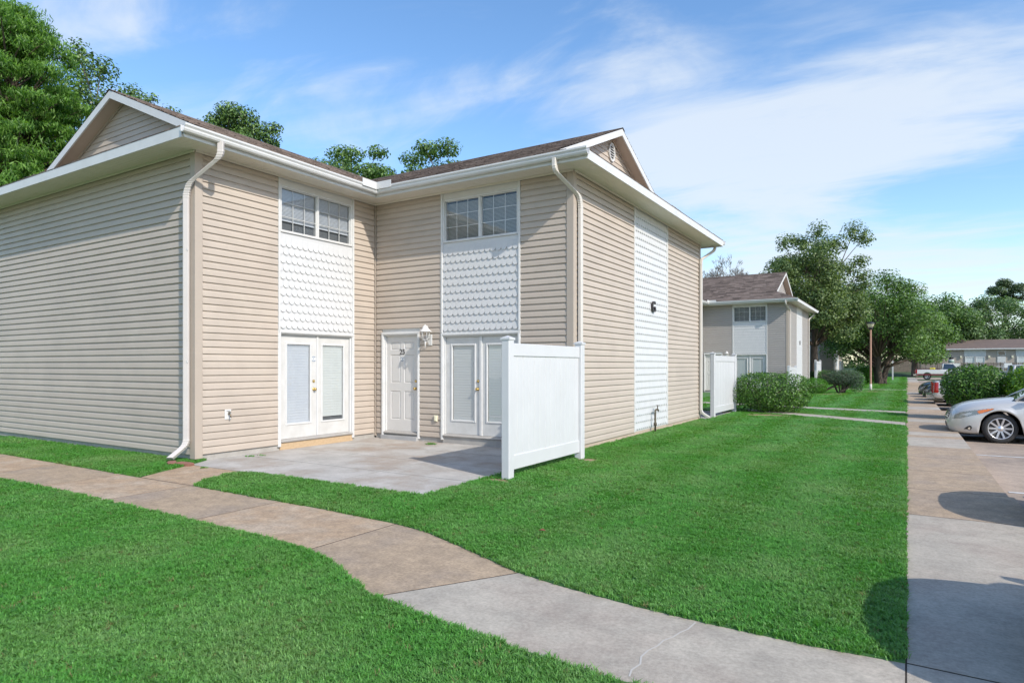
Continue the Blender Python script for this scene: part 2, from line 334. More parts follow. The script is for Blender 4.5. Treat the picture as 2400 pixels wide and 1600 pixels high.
def P2W(u, v, z=0.0):
    """only used to lay out measured points of the place: pixel of the photograph -> point on the plane z"""
    D = 1500 * (CAM_H - z) / (v - 857); r = (u - 1200) / 1500 * D
    return (-math.sin(YAW) * D + math.cos(YAW) * r, math.cos(YAW) * D + math.sin(YAW) * r)
# ------------------------------------------------------------------ apartment house
ZB, ZT = 0.10, 4.88                  # siding bottom, soffit
NC = 42; CH = (ZT - ZB) / NC         # clapboard courses
SL = 0.438; ZE = 5.01; OV = 0.5; GUT = 0.12; RAKE = 0.68; GW = 0.98
def board_prof(z0, h):
    return [(-.10, z0), (.022, z0), (.0235, z0 + .004), (.017, z0 + .62 * h), (.004, z0 + .86 * h), (.001, z0 + h), (-.10, z0 + h)]
def siding(par, f, u0, u1, z0=ZB, z1=ZT, single=False, m=None, clipx=None):
    """clapboards one by one (single) or joined"""
    k0 = round((z0 - ZB) / CH); k1 = round((z1 - ZB) / CH)
    u0 += .003; u1 -= .003
    if single:
        me = MB(f).prism(board_prof(0, CH), u0, u1).mesh('siding_board', m or SID)
        for k in range(k0, k1): link('siding_board', me, par, (0, 0, ZB + k * CH))
        return k1 - k0
    b = MB(f)
    for k in range(k0, k1): b.prism(board_prof(ZB + k * CH, CH), u0, u1)
    b.build('siding_boards', m or SIDJ, par, kind='stuff'); return 0
def scallop_me(f, w, h, m):
    """one fish-scale shingle hanging from the origin: straight sides, round foot, foot stands proud"""
    n = 7; r = w / 2 - .0005; pts = []
    for k in range(n + 1):
        a = math.pi * k / n; pts.append((-r * math.cos(a), -h + r - r * math.sin(a)))
    poly = [(-r, 0)] + pts + [(r, 0)]
    tilt = lambda z: .002 + .024 * (-z / h)
    b = MB(f); k = len(poly)
    P = [(u, tilt(z) - .020, z) for u, z in poly] + [(u, tilt(z), z) for u, z in poly]
    b.add(P, [tuple(range(k, 2 * k))] + [(i, (i + 1) % k, k + (i + 1) % k, k + i) for i in range(k)])
    return b
def scallops(par, f, u0, u1, z0, z1, count, mode='single', cap=9999, plain=False):
    """white panel of fish-scale shingles between two vertical trims"""
    p = MB(f); p.box(u0 + .045, u1 - .045, -.10, .002, z0, z1)
    root = p.build('scallop_panel', SHNGJ, par)
    t = MB(f); t.bbox(u0, u0 + .045, -.10, .034, z0, z1); t.build('trim_board', WHITE, par)
    t = MB(f); t.bbox(u1 - .045, u1, -.10, .034, z0, z1); t.build('trim_board', WHITE, par)
    W = u1 - u0 - .09
    if plain:
        b = MB(f); h = .155; k = 0
        while z0 + k * h < z1 - .02: b.prism([(0, z0 + k * h), (.016, z0 + k * h), (.016, z0 + k * h + .01), (.004, min(z1, z0 + (k + 1) * h)), (0, min(z1, z0 + (k + 1) * h))], u0 + .046, u1 - .046); k += 1
        b.build('white_lap_boards', SHNGJ, root, kind='stuff'); return 0
    w = W / count; ex = .146; h = .19; nr = int((z1 - z0 - .02) / ex)
    me = scallop_me(f, w, h, SHNG).mesh('shingle', SHNG); half = scallop_me(f, w, h, SHNG)
    j = MB(f); n = 0; rr = random.Random(3)
    for row in range(nr):
        zt = z0 + .03 + row * ex + h
        if zt > z1 - .005: zt = z1 - .005
        off = .5 if row % 2 else 0
        for i in range(count + (1 if off else 0)):
            uc = u0 + .045 + (i + .5 - off) * w
            if off and (i == 0 or i == count):      # half shingle at the edge
                s = 1 if i == 0 else -1
                q = [(0, -h), (s * w * .25, -h + w * .07), (s * w * .46, -h + w * .3), (s * (w / 2 - .003), -h + w * .5), (s * (w / 2 - .003), 0), (0, 0)]
                tilt = lambda z: .002 + .024 * (-z / h); kk = len(q)
                j.add([(uc + a, tilt(b_) - .020, zt + b_) for a, b_ in q] + [(uc + a, tilt(b_), zt + b_) for a, b_ in q], [tuple(range(kk, 2 * kk))] + [(x, (x + 1) % kk, kk + (x + 1) % kk, kk + x) for x in range(kk)])
                continue
            if mode == 'single' and n < cap:
                dz = rr.uniform(-.002, .002); p0 = f(uc, 0, zt + dz) - f(0, 0, 0)
                link('shingle', me, root, p0); n += 1
            else:
                k0 = len(j.v); q = half; d = f(uc, 0, zt) - f(0, 0, 0)
                j.add([v + d for v in q.v], q.q, raw=True)
    if j.v: j.build('shingles', SHNGJ, root, kind='stuff')
    return n
def window_unit(par, f, u0, u1, z0, z1, blind='half'):
    w = MB(f); t = .035
    w.bbox(u0, u0 + t, -.10, .022, z0, z1); w.bbox(u1 - t, u1, -.10, .022, z0, z1)
    w.bbox(u0 + t, u1 - t, -.10, .022, z1 - t, z1); w.bbox(u0 + t, u1 - t, -.10, .028, z0, z0 + t)
    um = (u0 + u1) / 2; w.bbox(um - .022, um + .022, -.10, .012, z0 + t, z1 - t)
    root = w.build('window', ALU if blind == 'half' else WHITE, par)
    MB(f).box(u0 + t, u1 - t, -.099, -.094, z0 + t, z1 - t).build('room_backing', DARK, root)
    for a, b in ((u0 + t, um - .022), (um + .022, u1 - t)):
        s = MB(f); k = .016
        s.box(a, a + k, -.045, -.01, z0 + t, z1 - t); s.box(b - k, b, -.045, -.01, z0 + t, z1 - t); s.box(a + k, b - k, -.045, -.01, z0 + t, z0 + t + k); s.box(a + k, b - k, -.045, -.01, z1 - t - k, z1 - t)
        s.build('sash', WHITE, root)
        g = MB(f); a2, b2, c2, d2 = a + k, b - k, z0 + t + k, z1 - t - k
        for i in (1, 2): g.box(a2 + (b2 - a2) * i / 3 - .006, a2 + (b2 - a2) * i / 3 + .006, -.036, -.026, c2, d2)
        for i in (1, 2): g.box(a2, b2, -.0362, -.0258, c2 + (d2 - c2) * i / 3 - .006, c2 + (d2 - c2) * i / 3 + .006)
        g.build('muntin', WHITE, root)
        MB(f).add([(a2, -.024, c2), (b2, -.024, c2), (b2, -.024, d2), (a2, -.024, d2)], [(0, 1, 2, 3)]).build('pane', GLASS, root)
        bl = MB(f)
        lo = c2 + (.19 if blind == 'half' else .0)
        if blind == 'half': bl.box(a2, b2, -.072, -.066, lo, d2); bl.box(a2, b2, -.08, -.058, lo - .018, lo + .004)
        n = int((d2 - lo) / .024)
        for i in range(n):
            z = lo + .012 + i * .024
            o0 = -.064 if blind == 'half' else -.078
            bl.add([(a2, o0 - .006, z - .008), (b2, o0 - .006, z - .008), (b2, o0 + .010, z + .004), (a2, o0 + .010, z + .004)], [(0, 1, 2, 3)])
        bl.build('blind', BLIND3 if blind == 'half' else BLIND2, root)
    return root
def ring_sticker(par, f, u, o, z, r=.055):
    b = MB(f); b.lathe(u, o, [(r, 0), (r, .002)], 24, 'o', z, smooth=False); root = b.build('round_sticker', WHITEL, par)
    for top in (True, False):
        q = []
        a0, a1 = (25, 155) if top else (205, 335)
        for k in range(9): a = R(a0 + (a1 - a0) * k / 8); q.append((u + r * .95 * math.cos(a), z + r * .95 * math.sin(a)))
        for k in range(9): a = R(a1 + (a0 - a1) * k / 8); q.append((u + r * .62 * math.cos(a), z + r * .62 * math.sin(a)))
        MB(f).plate(q, o + .0022, o + .0034).build('round_sticker_mark', mat('sticker_blue', (.20, .25, .33), rough=.5), root)
    MB(f).plate([(u - .006, z - .02), (u + .006, z - .02), (u + .012, z + .008), (u, z + .026), (u - .012, z + .008)], o + .0022, o + .0036).build('round_sticker_mark', MATS['sticker_blue'], root)
def casing(f, u0, u1, z0, z1):
    c = MB(f); w = .062
    for a, b in ((u0, u0 + w), (u1 - w, u1)):
        c.bbox(a, b, -.10, .030, z0, z1); c.bbox(a + .014, b - .014, .0, .040, z0, z1 - .02, .004)
    c.bbox(u0 + w, u1 - w, -.10, .030, z1 - w, z1); c.bbox(u0 + .014, u1 - .014, .0, .0405, z1 - w + .014, z1 - .014, .004)
    c.box(u0 + w, u0 + w + .025, -.10, -.015, z0 + .1, z1 - w); c.box(u1 - w - .025, u1 - w, -.10, -.015, z0 + .1, z1 - w)
    c.box(u0 + w + .025, u1 - w - .025, -.10, -.015, z1 - w - .022, z1 - w)
    return c
def french(par, f, u0, u1, style, sun_side=True, full=True):
    root = casing(f, u0, u1, .06, 2.14).build('french_door', WHITE, par)
    a, b = u0 + .09, u1 - .09; m = (a + b) / 2
    MB(f).prism([(-.10, .125), (.03, .125), (.045, .14), (.045, .150), (-.02, .178), (-.10, .178)], u0 + .062, u1 - .062).build('threshold', GREYB, root)
    MB(f).box(u0 + .05, u1 - .04, -.10, .012, -.10, .122).build('base_board', BOARD if style == 'left' else GREYB, root)
    MB(f).box(a, b, -.099, -.093, .18, 2.05).build('room_backing', DARK, root)
    z0, z1 = .182, 2.052
    for i, (x0, x1) in enumerate(((a + .002, m - .003), (m + .003, b - .002))):
        o0, o1 = -.085, -.045; st = .145; g0, g1, h0, h1 = x0 + st, x1 - st, z0 + .27, z1 - .16
        d = MB(f)
        d.box(x0, g0, o0, o1, z0, z1); d.box(g1, x1, o0, o1, z0, z1); d.box(g0, g1, o0, o1, z0, h0); d.box(g0, g1, o0, o1, h1, z1)
        leaf = d.build('door_leaf', WOODW, root)
        t = MB(f); k = .032; e = o1 + .013
        t.bbox(g0 - k, g0 + .004, o1 - .01, e, h0 - k, h1 + k, .008); t.bbox(g1 - .004, g1 + k, o1 - .01, e, h0 - k, h1 + k, .008)
        t.bbox(g0 + .004, g1 - .004, o1 - .01, e, h0 - k, h0 + .004, .008); t.bbox(g0 + .004, g1 - .004, o1 - .01, e, h1 - .004, h1 + k, .008)
        t.build('glazing_bead', WHITE, root)
        MB(f).add([(g0, -.055, h0), (g1, -.055, h0), (g1, -.055, h1), (g0, -.055, h1)], [(0, 1, 2, 3)]).build('pane', GLASS, root)
        bl = MB(f); lo = h0 + (.09 if (i == 1 and style == 'left') else .015)
        bl.box(g0 + .012, g1 - .012, -.078, -.073, lo, h1 - .01); bl.box(g0 + .01, g1 - .01, -.082, -.066, lo - .014, lo + .004); bl.box(g0 + .01, g1 - .01, -.082, -.062, h1 - .03, h1 - .004)
        for q in range(int((h1 - lo) / .05)): bl.add([(g0 + .012, -.0725, lo + q * .05), (g1 - .012, -.0725, lo + q * .05), (g1 - .012, -.0685, lo + q * .05 + .022), (g0 + .012, -.0685, lo + q * .05 + .022)], [(0, 1, 2, 3)])
        bl.build('blind', (BLIND if i else BLIND3) if style == 'left' else mat('blind_shade', (.60, .62, .61), rough=.6), root)
    MB(f).bbox(m - .022 + (.014 if style == 'left' else 0), m + .036, -.09, -.018, z0, z1).build('astragal', WHITE, root)
    if full:
        kx = m - .065
        b_ = MB(f)
        b_.lathe(kx, -.045, [(.031, 0), (.031, .006), (.022, .010), (.010, .022), (.012, .034), (.026, .044), (.029, .056), (.022, .066), (.005, .07)], 18, 'o', 1.06); b_.build('door_knob', BRASS, root)
        b_ = MB(f); b_.lathe(kx, -.045, [(.029, 0), (.029, .006), (.018, .014), (.016, .022), (.004, .024)], 18, 'o', 1.21); b_.build('deadbolt', BRASS, root)
        if style == 'left': ring_sticker(root, f, kx, -.045, 1.63)
    return root
def six_panel(par, f, u0, u1, number, knob=True):
    root = casing(f, u0, u1, .04, 2.19).build('entrance_door', WHITE, par)
    a, b = u0 + .088, u1 - .088; z0, z1 = .165, 2.105; o0, o1 = -.085, -.050
    MB(f).box(a, b, -.099, -.088, z0, z1).build('door_core', DOORG, root)
    st = .105; mid = (a + b) / 2; rails = [(z0, z0 + .235), (z0 + .82, z0 + .985), (z0 + 1.565, z0 + 1.665), (z1 - .115, z1)]
    d = MB(f); d.box(a, a + st, o0, o1, z0, z1); d.box(b - st, b, o0, o1, z0, z1)
    for r0, r1 in rails: d.box(a + st, b - st, o0, o1, r0, r1)
    for k in range(3): d.box(mid - .05, mid + .05, o0, o1, rails[k][1], rails[k + 1][0])
    d.build('door_leaf', DOORG, root)
    for k in range(3):
        for x0, x1 in ((a + st, mid - .05), (mid + .05, b - st)):
            y0, y1 = rails[k][1], rails[k + 1][0]
            p = MB(f); q = .016; e = .034
            p.add([(x0, o1 - .001, y0), (x1, o1 - .001, y0), (x1, o1 - .001, y1), (x0, o1 - .001, y1),
                   (x0 + q, o1 - .016, y0 + q), (x1 - q, o1 - .016, y0 + q), (x1 - q, o1 - .016, y1 - q), (x0 + q, o1 - .016, y1 - q),
                   (x0 + e, o1 - .004, y0 + e), (x1 - e, o1 - .004, y0 + e), (x1 - e, o1 - .004, y1 - e), (x0 + e, o1 - .004, y1 - e)],
                  [(0, 1, 5, 4), (1, 2, 6, 5), (2, 3, 7, 6), (3, 0, 4, 7), (4, 5, 9, 8), (5, 6, 10, 9), (6, 7, 11, 10), (7, 4, 8, 11), (8, 9, 10, 11)])
            p.build('door_panel', DOORG, root)
    MB(f).prism([(-.10, .105), (.02, .105), (.035, .12), (.03, .14), (-.04, .163), (-.10, .163)], u0 + .062, u1 - .062).build('threshold', GREYB, root)
    MB(f).box(u0 + .04, u1 - .03, -.10, .09, -.10, .075).build('door_step', mat('step_grey', (.42, .42, .42), (.35, .35, .35), 4, .8, .2, 40), root)
    k = MB(f); k.lathe(b - .06, o1, [(.03, 0), (.03, .006), (.012, .02), (.014, .034), (.027, .046), (.027, .058), (.006, .068)], 16, 'o', 1.04); k.build('door_knob', BRASS, root)
    k = MB(f); k.lathe(b - .06, o1, [(.028, 0), (.028, .008), (.016, .018), (.004, .02)], 16, 'o', 1.19); k.build('deadbolt', BRASS, root)
    if number:
        put_text('door_number', text_mesh('door_number', number, .15, .006, BLACKP, .001, 1.0), root, f, mid, o1 + .004, z0 + 1.615)
        ring_sticker(root, f, mid, o1, z0 + 1.47, .047)
    return root
def lantern(par, f, u, z):
    """white carriage lantern on a wall bracket, z is the plate centre"""
    b = MB(f); b.bbox(u - .055, u + .055, .016, .032, z - .12, z + .10, .01)
    root = b.build('wall_lantern', WHITE, par)
    lu, lo = u, .17; zb = z - .02
    a = MB(f); a.tube([(u, .03, z + .02), (u, .07, z + .04), (u, .11, z + .01), (u, .14, z - .06), (u, lo, z - .055), (u, lo, zb)], [.012, .011, .011, .011, .011, .012], 8)
    a.tube([(u, .03, z - .07), (u, .06, z - .09), (u, .09, z - .06), (u, .085, z - .03)], .008, 8)
    a.build('bracket', WHITE, root)
    t = MB(f); t.lathe(lu, lo, [(.004, -.17), (.010, -.10), (.018, -.05), (.020, -.02), (.012, 0)], 8, 'z', zb); t.build('finial', WHITE, root)
    base = MB(f); base.lathe(lu, lo, [(.05, 0), (.062, .008), (.058, .016)], 6, 'z', zb, smooth=False); base.build('lantern_base', WHITE, root)
    c = MB(f)
    for k in range(6):
        w = 2 * math.pi * (k + .5) / 6; c.tube([(lu + .058 * math.cos(w), lo + .058 * math.sin(w), zb + .012), (lu + .092 * math.cos(w), lo + .092 * math.sin(w), zb + .17)], .0055, 6)
    c.build('lantern_bars', WHITE, root)
    g = MB(f); g.lathe(lu, lo, [(.054, .014), (.088, .168)], 6, 'z', zb, smooth=False); g.build('lantern_glass', GLASS, root)
    r = MB(f); r.lathe(lu, lo, [(.128, .165), (.13, .172), (.095, .20), (.065, .235), (.058, .262), (.048, .266), (.044, .285), (.02, .29), (.008, .305), (.002, .31)], 6, 'z', zb, smooth=False); r.build('lantern_roof', WHITE, root)
    return root
def slope_pts(org, da, db, a, b, z=ZE, lift=0):
    p = Vector(org) + Vector(da) * a + Vector(db) * b; p.z = z + SL * b + lift; return p
def roof_slope(par, org, da, db, left, right, bmax, lod=1):
    """deck and overlapping asphalt shingles of one roof slope; b is the level distance from the eave"""
    deck = MB(); bs = [i * bmax / 24 for i in range(25)]
    pts = [slope_pts(org, da, db, left(b), b) for b in bs] + [slope_pts(org, da, db, right(b), b) for b in bs]
    deck.add(pts, [(i, i + 1, 26 + i, 25 + i) for i in range(24)], raw=True)
    sh = MB(); rr = random.Random(int(abs(org[0]) * 31 + abs(org[1]) * 7 + bmax * 100)); ex = .13; k = 0; b = -.03
    while b < bmax:
        b1 = min(bmax, b + ex); l0, r0, l1, r1 = left(max(b, 0)), right(max(b, 0)), left(min(b1, bmax)), right(min(b1, bmax))
        lo, hi = min(l0, l1), max(r0, r1); a = lo - rr.uniform(0, .2)
        while a < hi:
            w = rr.uniform(.10, .30) * lod; c = a + w; t0 = .014 + rr.choice((0, 0, .006, .010))
            A0, C0, A1, C1 = max(a, l0), min(c, r0), max(a, l1), min(c, r1)
            if C0 > A0 + .001 or C1 > A1 + .001:
                if C0 < A0: A0 = C0 = min(max(A0, l0), r0)
                if C1 < A1: A1 = C1 = min(max((A1 + C1) / 2, l1), r1)
                sh.add([slope_pts(org, da, db, A0, b, lift=.002), slope_pts(org, da, db, C0, b, lift=.002), slope_pts(org, da, db, C0, b, lift=t0), slope_pts(org, da, db, A0, b, lift=t0),
                        slope_pts(org, da, db, C1, b1 + .004, lift=.003), slope_pts(org, da, db, A1, b1 + .004, lift=.003)], [(0, 1, 2, 3), (3, 2, 4, 5)], raw=True)
            a = c
        b = b1 if b1 < bmax else bmax
        if b >= bmax: break
    return deck, sh
def downspout(par, pts, side, bends, m=ALU):
    """rectangular leader with crimped elbows; pts corner points, rounded"""
    P = [Vector(p) for p in pts]; path = [P[0]]; sc = [1.0]
    for i in range(1, len(P) - 1):
        a, b, c = P[i - 1], P[i], P[i + 1]; r = min(.09, (b - a).length * .45, (c - b).length * .45)
        p0 = b + (a - b).normalized() * r; p1 = b + (c - b).normalized() * r
        for k in range(9):
            t = k / 8; path.append(p0 * (1 - t) ** 2 + b * 2 * t * (1 - t) + p1 * t * t); sc.append(1.04 if k % 2 else .94)
    path.append(P[-1]); sc.append(1.0)
    return MB().rect_tube(path, .095, .07, side, sc).build('downspout', m, par)

def house(loc, label, number, letter, near=True, grey=False, plain=False, lod=1.0):
    H = thing('apartment_house', label, 'building', loc, group='apartment buildings along the lawn')
    sj = SID2 if grey else SIDJ
    fA = F((0, -4, 0), (1, 0, 0), (0, -1, 0)); fB = F((0, 0, 0), (0, 1, 0), (1, 0, 0)); fC = F((0, 0, 0), (1, 0, 0), (0, -1, 0)); fG = F((4.6, 0, 0), (0, 1, 0), (1, 0, 0))
    fC2 = F((0, 7.95, 0), (1, 0, 0), (0, 1, 0)); fN = F((0, 11.95, 0), (1, 0, 0), (0, 1, 0)); fW = F((-7.95, 0, 0), (0, 1, 0), (-1, 0, 0))
    core = MB(); core.box(-7.85, -.10, -3.9, 11.85, -.4, 4.9); core.box(-.10, 4.5, .10, 7.85, -.4, 4.9)
    core.build('wall', DARK, H)
    # foundation
    fo = MB()
    for f, a, b in ((fA, -7.95, 0), (fB, -4, 0), (fC, 0, 4.6), (fC2, 0, 4.6), (fN, -7.95, 0), (fW, -4, 11.95), (F((0, 7.95, 0), (0, 1, 0), (1, 0, 0)), 0, 4)):
        k = MB(f); k.box(a + .01, b - .01, -.099, -.012, -.5, ZB - .004); fo.add(k.v, k.q, raw=True)
    fo.build('foundation', CONC, H)
    MB(fG).box(.01, 7.94, -.099, -.004, -.5, ZB - .004).build('foundation', TANF, H, label='tan painted foundation strip')
    # siding: wall with the long blank side, court walls, lettered wall
    bp, cp, gp = (-2.46, -.63), (1.75, 3.56), (2.88, 5.10); e = .105
    cs = 0
    cs += siding(H, fA, -7.95 + e, -e, single=near, m=None if near else sj)
    cs += siding(H, fB, -4 + e, bp[0], single=near, m=None if near else sj)
    cs += siding(H, fB, bp[1], -.05, single=near, m=None if near else sj)
    d0, d1 = .19, 1.21; zd = ZB + CH * 18
    zs = ZB + CH * 18.999
    cs += siding(H, fC, .05, cp[0], z0=ZB + CH * 19, single=near, m=None if near else sj)
    siding(H, fC, .05, d0, z1=ZB + CH * 19, m=SIDJ if near else sj)
    cs += siding(H, fC, d1, cp[0], z1=ZB + CH * 19, single=near, m=None if near else sj)
    MB(fC).box(d0, d1, -.10, -.01, 2.19, ZB + CH * 19 + .002).build('head_flashing', WHITE, H)
    cs += siding(H, fC, cp[1], 4.6 - e, single=near, m=None if near else sj)
    cs += siding(H, fG, e, gp[0], single=near, m=None if near else sj)
    siding(H, fG, gp[1], 7.95 - e, m=sj if not near else None)
    fB2 = F((0, 0, 0), (0, 1, 0), (1, 0, 0))
    siding(H, fB2, 8.0, 11.95 - e, m=sj); siding(H, fC2, .05, 4.6 - e, m=sj); siding(H, fW, -4 + e, 11.95 - e, m=sj); siding(H, fN, -7.95 + e, -e, m=sj)
    # corner posts
    def post(x, y, w=.105):
        MB().box(x[0], x[1], y[0], y[1], ZB - .06, ZT + .0).build('corner_post', POST, H)
    post((-.10, .03), (-4.03, -3.9)); post((4.5, 4.63), (-.03, .10)); post((4.5, 4.63), (7.85, 7.98)); post((-7.98, -7.85), (-4.03, -3.9)); post((-.10, .03), (11.85, 11.98)); post((-7.98, -7.85), (11.85, 11.98))
    post((-.02, .034), (-.034, .02)); post((-.02, .034), (7.93, 7.984))
    # court panels
    for (f, (a, b), st) in ((fB, bp, 'left'), (fC, cp, 'right')):
        n = 14 if st == 'left' else 14
        if near: cs_ = scallops(H, f, a, b, 2.14, 3.885, 14, 'single', 9999 if st == 'left' else 300 - NSH[0]); NSH[0] += cs_
        else: scallops(H, f, a, b, 2.14, 3.885, 14, 'joined')
        t = MB(f); t.bbox(a, a + .045, -.10, .034, 3.885, ZT); t.bbox(b - .045, b, -.10, .034, 3.885, ZT); t.build('trim_board', WHITE, H)
        t = MB(f); t.box(a + .045, b - .045, -.10, .012, 4.735, ZT); t.build('header_panel', WHITE, H)
        window_unit(H, f, a + .045, b - .045, 3.887, 4.733, 'half' if st == 'left' else 'slats')
        french(H, f, a - .005, b + .005, st)
    six_panel(H, fC, d0, d1, number)
    lantern(H, fC, 1.48, 2.02)
    o = MB(fC); o.bbox(1.60, 1.67, .018, .055, .41, .53, .008); o.bbox(1.61, 1.66, .05, .062, .42, .52, .006); o.build('outlet_box', ALMOND, H)
    # lettered panel on the end wall
    scallops(H, fG, gp[0], gp[1], .10, ZT, 17, 'joined', plain=plain)
    put_text('building_letter', text_mesh('building_letter', letter, .34, .04, BLACKP, .003, 1.0), H, fG, 4.02, .05, 2.82)
    # hose tap plate by the corner
    t = MB(fB); t.bbox(-3.51, -3.395, .012, .034, .62, .785, .008); root = t.build('tap_plate', WHITE, H)
    t = MB(fB); t.tube([(-3.452, .03, .71), (-3.452, .07, .712), (-3.452, .09, .70), (-3.452, .095, .655)], [.013, .013, .012, .013], 8); t.lathe(-3.44, .055, [(.004, 0), (.006, .02), (.024, .022), (.024, .03)], 10, 'z', .72); t.build('hose_tap', mat('tap_metal', (.25, .2, .14), rough=.4, metal=.8), root)
    MB(fB).box(-3.485, -3.42, .0342, .036, .757, .763).build('slot', BLACK, root)
    # stand pipe on the lettered side
    t = MB(fG); t.tube([(3.92, .12, -.05), (3.92, .12, .16), (3.92, .12, .165), (3.92, .12, .23), (3.92, .12, .235), (3.92, .12, .45), (3.93, .12, .50), (3.98, .12, .52), (4.06, .13, .52), (4.1, .13, .49)], [.022, .022, .038, .038, .022, .022, .025, .02, .02, .024], 10)
    t.tube([(4.04, .13, .52), (4.06, .13, .60)], .012, 6); t.lathe(4.06, .13, [(.004, 0), (.04, .004), (.04, .012), (.004, .016)], 12, 'z', .60)
    t.build('stand_pipe', IRON, H)
    # soffits with grooved panels
    sf = MB()
    def soffit(x0, x1, y0, y1, along):
        a0, a1 = (x0, x1) if along == 'x' else (y0, y1); n = max(1, round((a1 - a0) / .10)); w = (a1 - a0) / n
        for i in range(n):
            p, q = a0 + i * w, a0 + (i + 1) * w
            if along == 'x': sf.box(p + .002, q - .002, y0, y1, ZT + .001, ZT + .016)
            else: sf.box(x0, x1, p + .002, q - .002, ZT + .001, ZT + .016)
    soffit(-7.95, 0, -4 - OV, -4, 'x'); soffit(0, OV, -4 - OV, -OV, 'y'); soffit(0, 4.6, -OV, 0, 'x'); soffit(4.6, 4.6 + OV, -OV, 7.95 + OV, 'y'); soffit(0, 4.6, 7.95, 7.95 + OV, 'x'); soffit(0, OV, 7.95 + OV, 11.95 + OV, 'y'); soffit(-7.95 - OV, -7.95, -4 - OV, 11.95 + OV, 'y'); soffit(-7.95, 0, 11.95, 11.95 + OV, 'x')
    sf.box(-8.4, .45, -4.45, 12.4, ZT + .018, ZT + .022); sf.box(.45, 5.05, -.45, 8.4, ZT + .018, ZT + .022)
    sf.build('soffit', SOFF, H)
    mo = MB()     # small cream moulding where soffit meets wall
    for f, a, b in ((fA, -7.95, .026), (fC, .03, 4.626), (fC2, .03, 4.6), (fG, -.0, 7.95), (fB, -4.02, -.03), (fN, -7.95, 0), (fW, -4, 11.95)):
        k = MB(f); k.box(a, b, .0305, .046, ZT - .035, ZT - .0005); mo.add(k.v, k.q, raw=True)
    mo.build('soffit_moulding', SOFF, H)
    # fascias
    def fascia(x0, x1, y0, y1):
        MB().box(x0, x1, y0, y1, ZT - .035, ZE - .012).build('fascia', WHITE, H)
    fascia(-8.45, .48, -4.525, -4.5); fascia(.5, .522, -4.5, -.525); fascia(.5, 5.1, -.525, -.5); fascia(5.1, 5.125, -.525, 8.475); fascia(.5, 5.1, 8.45, 8.475); fascia(.5, .522, 8.475, 12.45); fascia(-8.475, -8.45, -4.525, 12.475); fascia(-8.45, .5, 12.45, 12.475)
    # gutters (K profile) on the court eaves
    gprof = [(o_, 4.895 + (z_ - 4.905) * .80) for o_, z_ in [(0, 4.915), (.055, 4.905), (.085, 4.92), (.10, 4.955), (.10, 4.985), (.122, 5.02), (.122, 5.052), (.114, 5.052), (.114, 5.022), (.092, 4.985), (.08, 4.93), (.006, 4.92), (.006, 5.04), (0, 5.04)]]
    for f, a, b in ((F((.523, 0, 0), (0, 1, 0), (1, 0, 0)), -4.56, -.64), (F((0, -.526, 0), (1, 0, 0), (0, -1, 0)), .645, 5.16), (F((0, 8.476, 0), (1, 0, 0), (0, 1, 0)), .645, 5.16), (F((.523, 0, 0), (0, 1, 0), (1, 0, 0)), 8.6, 12.5)):
        MB(f).prism(gprof, a, b).build('gutter', ALU, H)
    g = MB(); g.box(.524, .646, -.648, -.527, 4.897, 5.011); g.box(.524, .646, 8.477, 8.598, 4.897, 5.011); g.build('gutter_corner', ALU, H)
    g = MB(); g.box(.640, .650, -1.02, -.652, 4.96, 5.10); g.box(.640, 1.02, -.652, -.642, 4.96, 5.10); g.build('splash_guard', WHITE, H)
    # downspouts
    downspout(H, [(.585, -3.96, 4.92), (.585, -3.96, 4.70), (-.01, -4.09, 4.36), (-.10, -4.09, 4.2), (-.10, -4.09, .26), (-.16, -4.32, .07)], (.8, .6, 0), 0, mat('downspout_cream', (.56, .52, .49), (.52, .48, .45), 3, .45))
    downspout(H, [(4.56, -.585, 4.92), (4.56, -.585, 4.72), (4.675, .10, 4.44), (4.675, .16, 4.30), (4.675, .16, 1.2), (4.675, .16, .05)], (0, 1, 0), 0, mat('downspout_greige', (.62, .58, .53), (.58, .54, .49), 3, .45))
    downspout(H, [(4.9, 8.53, 4.92), (4.88, 8.45, 4.75), (4.675, 7.90, 4.45), (4.675, 7.84, 4.33), (4.675, 7.84, .22), (4.86, 8.02, .06)], (0, 1, 0), 0, MATS['downspout_greige'])
    st = MB()
    for z in (1.55, 3.3): st.box(-.155, -.045, -4.108, -4.10, z, z + .03)
    st.build('downspout_strap', ALU, H)
    # roof slopes
    ZX = 3.975; K = OV + RAKE
    c1 = lambda b: -4.5 + b if b < K else -4.5 + K
    deck, sh = MB(), MB()
    def add(org, da, db, l, r, bm):
        a, s_ = roof_slope(H, org, da, db, l, r, bm, lod); deck.add(a.v, a.q, raw=True); sh.add(s_.v, s_.q, raw=True)
    BM = 4.475; RD = 12.45
    add((.5, 0, 0), (0, 1, 0), (-1, 0, 0), c1, lambda b: -.5 + b, BM)
    add((.5, 0, 0), (0, 1, 0), (-1, 0, 0), lambda b: 8.45 - b, lambda b: (RD - b if b < K else RD - K), BM)
    add((-8.45, 0, 0), (0, 1, 0), (1, 0, 0), c1, lambda b: (RD - b if b < K else RD - K), BM)
    add((0, -.5, 0), (1, 0, 0), (0, 1, 0), lambda b: .5 - b, lambda b: (5.1 - b if b < K else 5.1 - K), BM)
    add((0, 8.45, 0), (1, 0, 0), (0, -1, 0), lambda b: .5 - b, lambda b: (5.1 - b if b < K else 5.1 - K), BM)
    add((0, -4.5, 0), (1, 0, 0), (0, 1, 0), lambda b: -8.45 + b, lambda b: .5 - b, OV + GW)
    add((5.1, 0, 0), (0, 1, 0), (-1, 0, 0), lambda b: -.5 + b, lambda b: 8.45 - b, OV + GW)
    add((0, RD, 0), (1, 0, 0), (0, -1, 0), lambda b: -8.45 + b, lambda b: .5 - b, OV + GW)
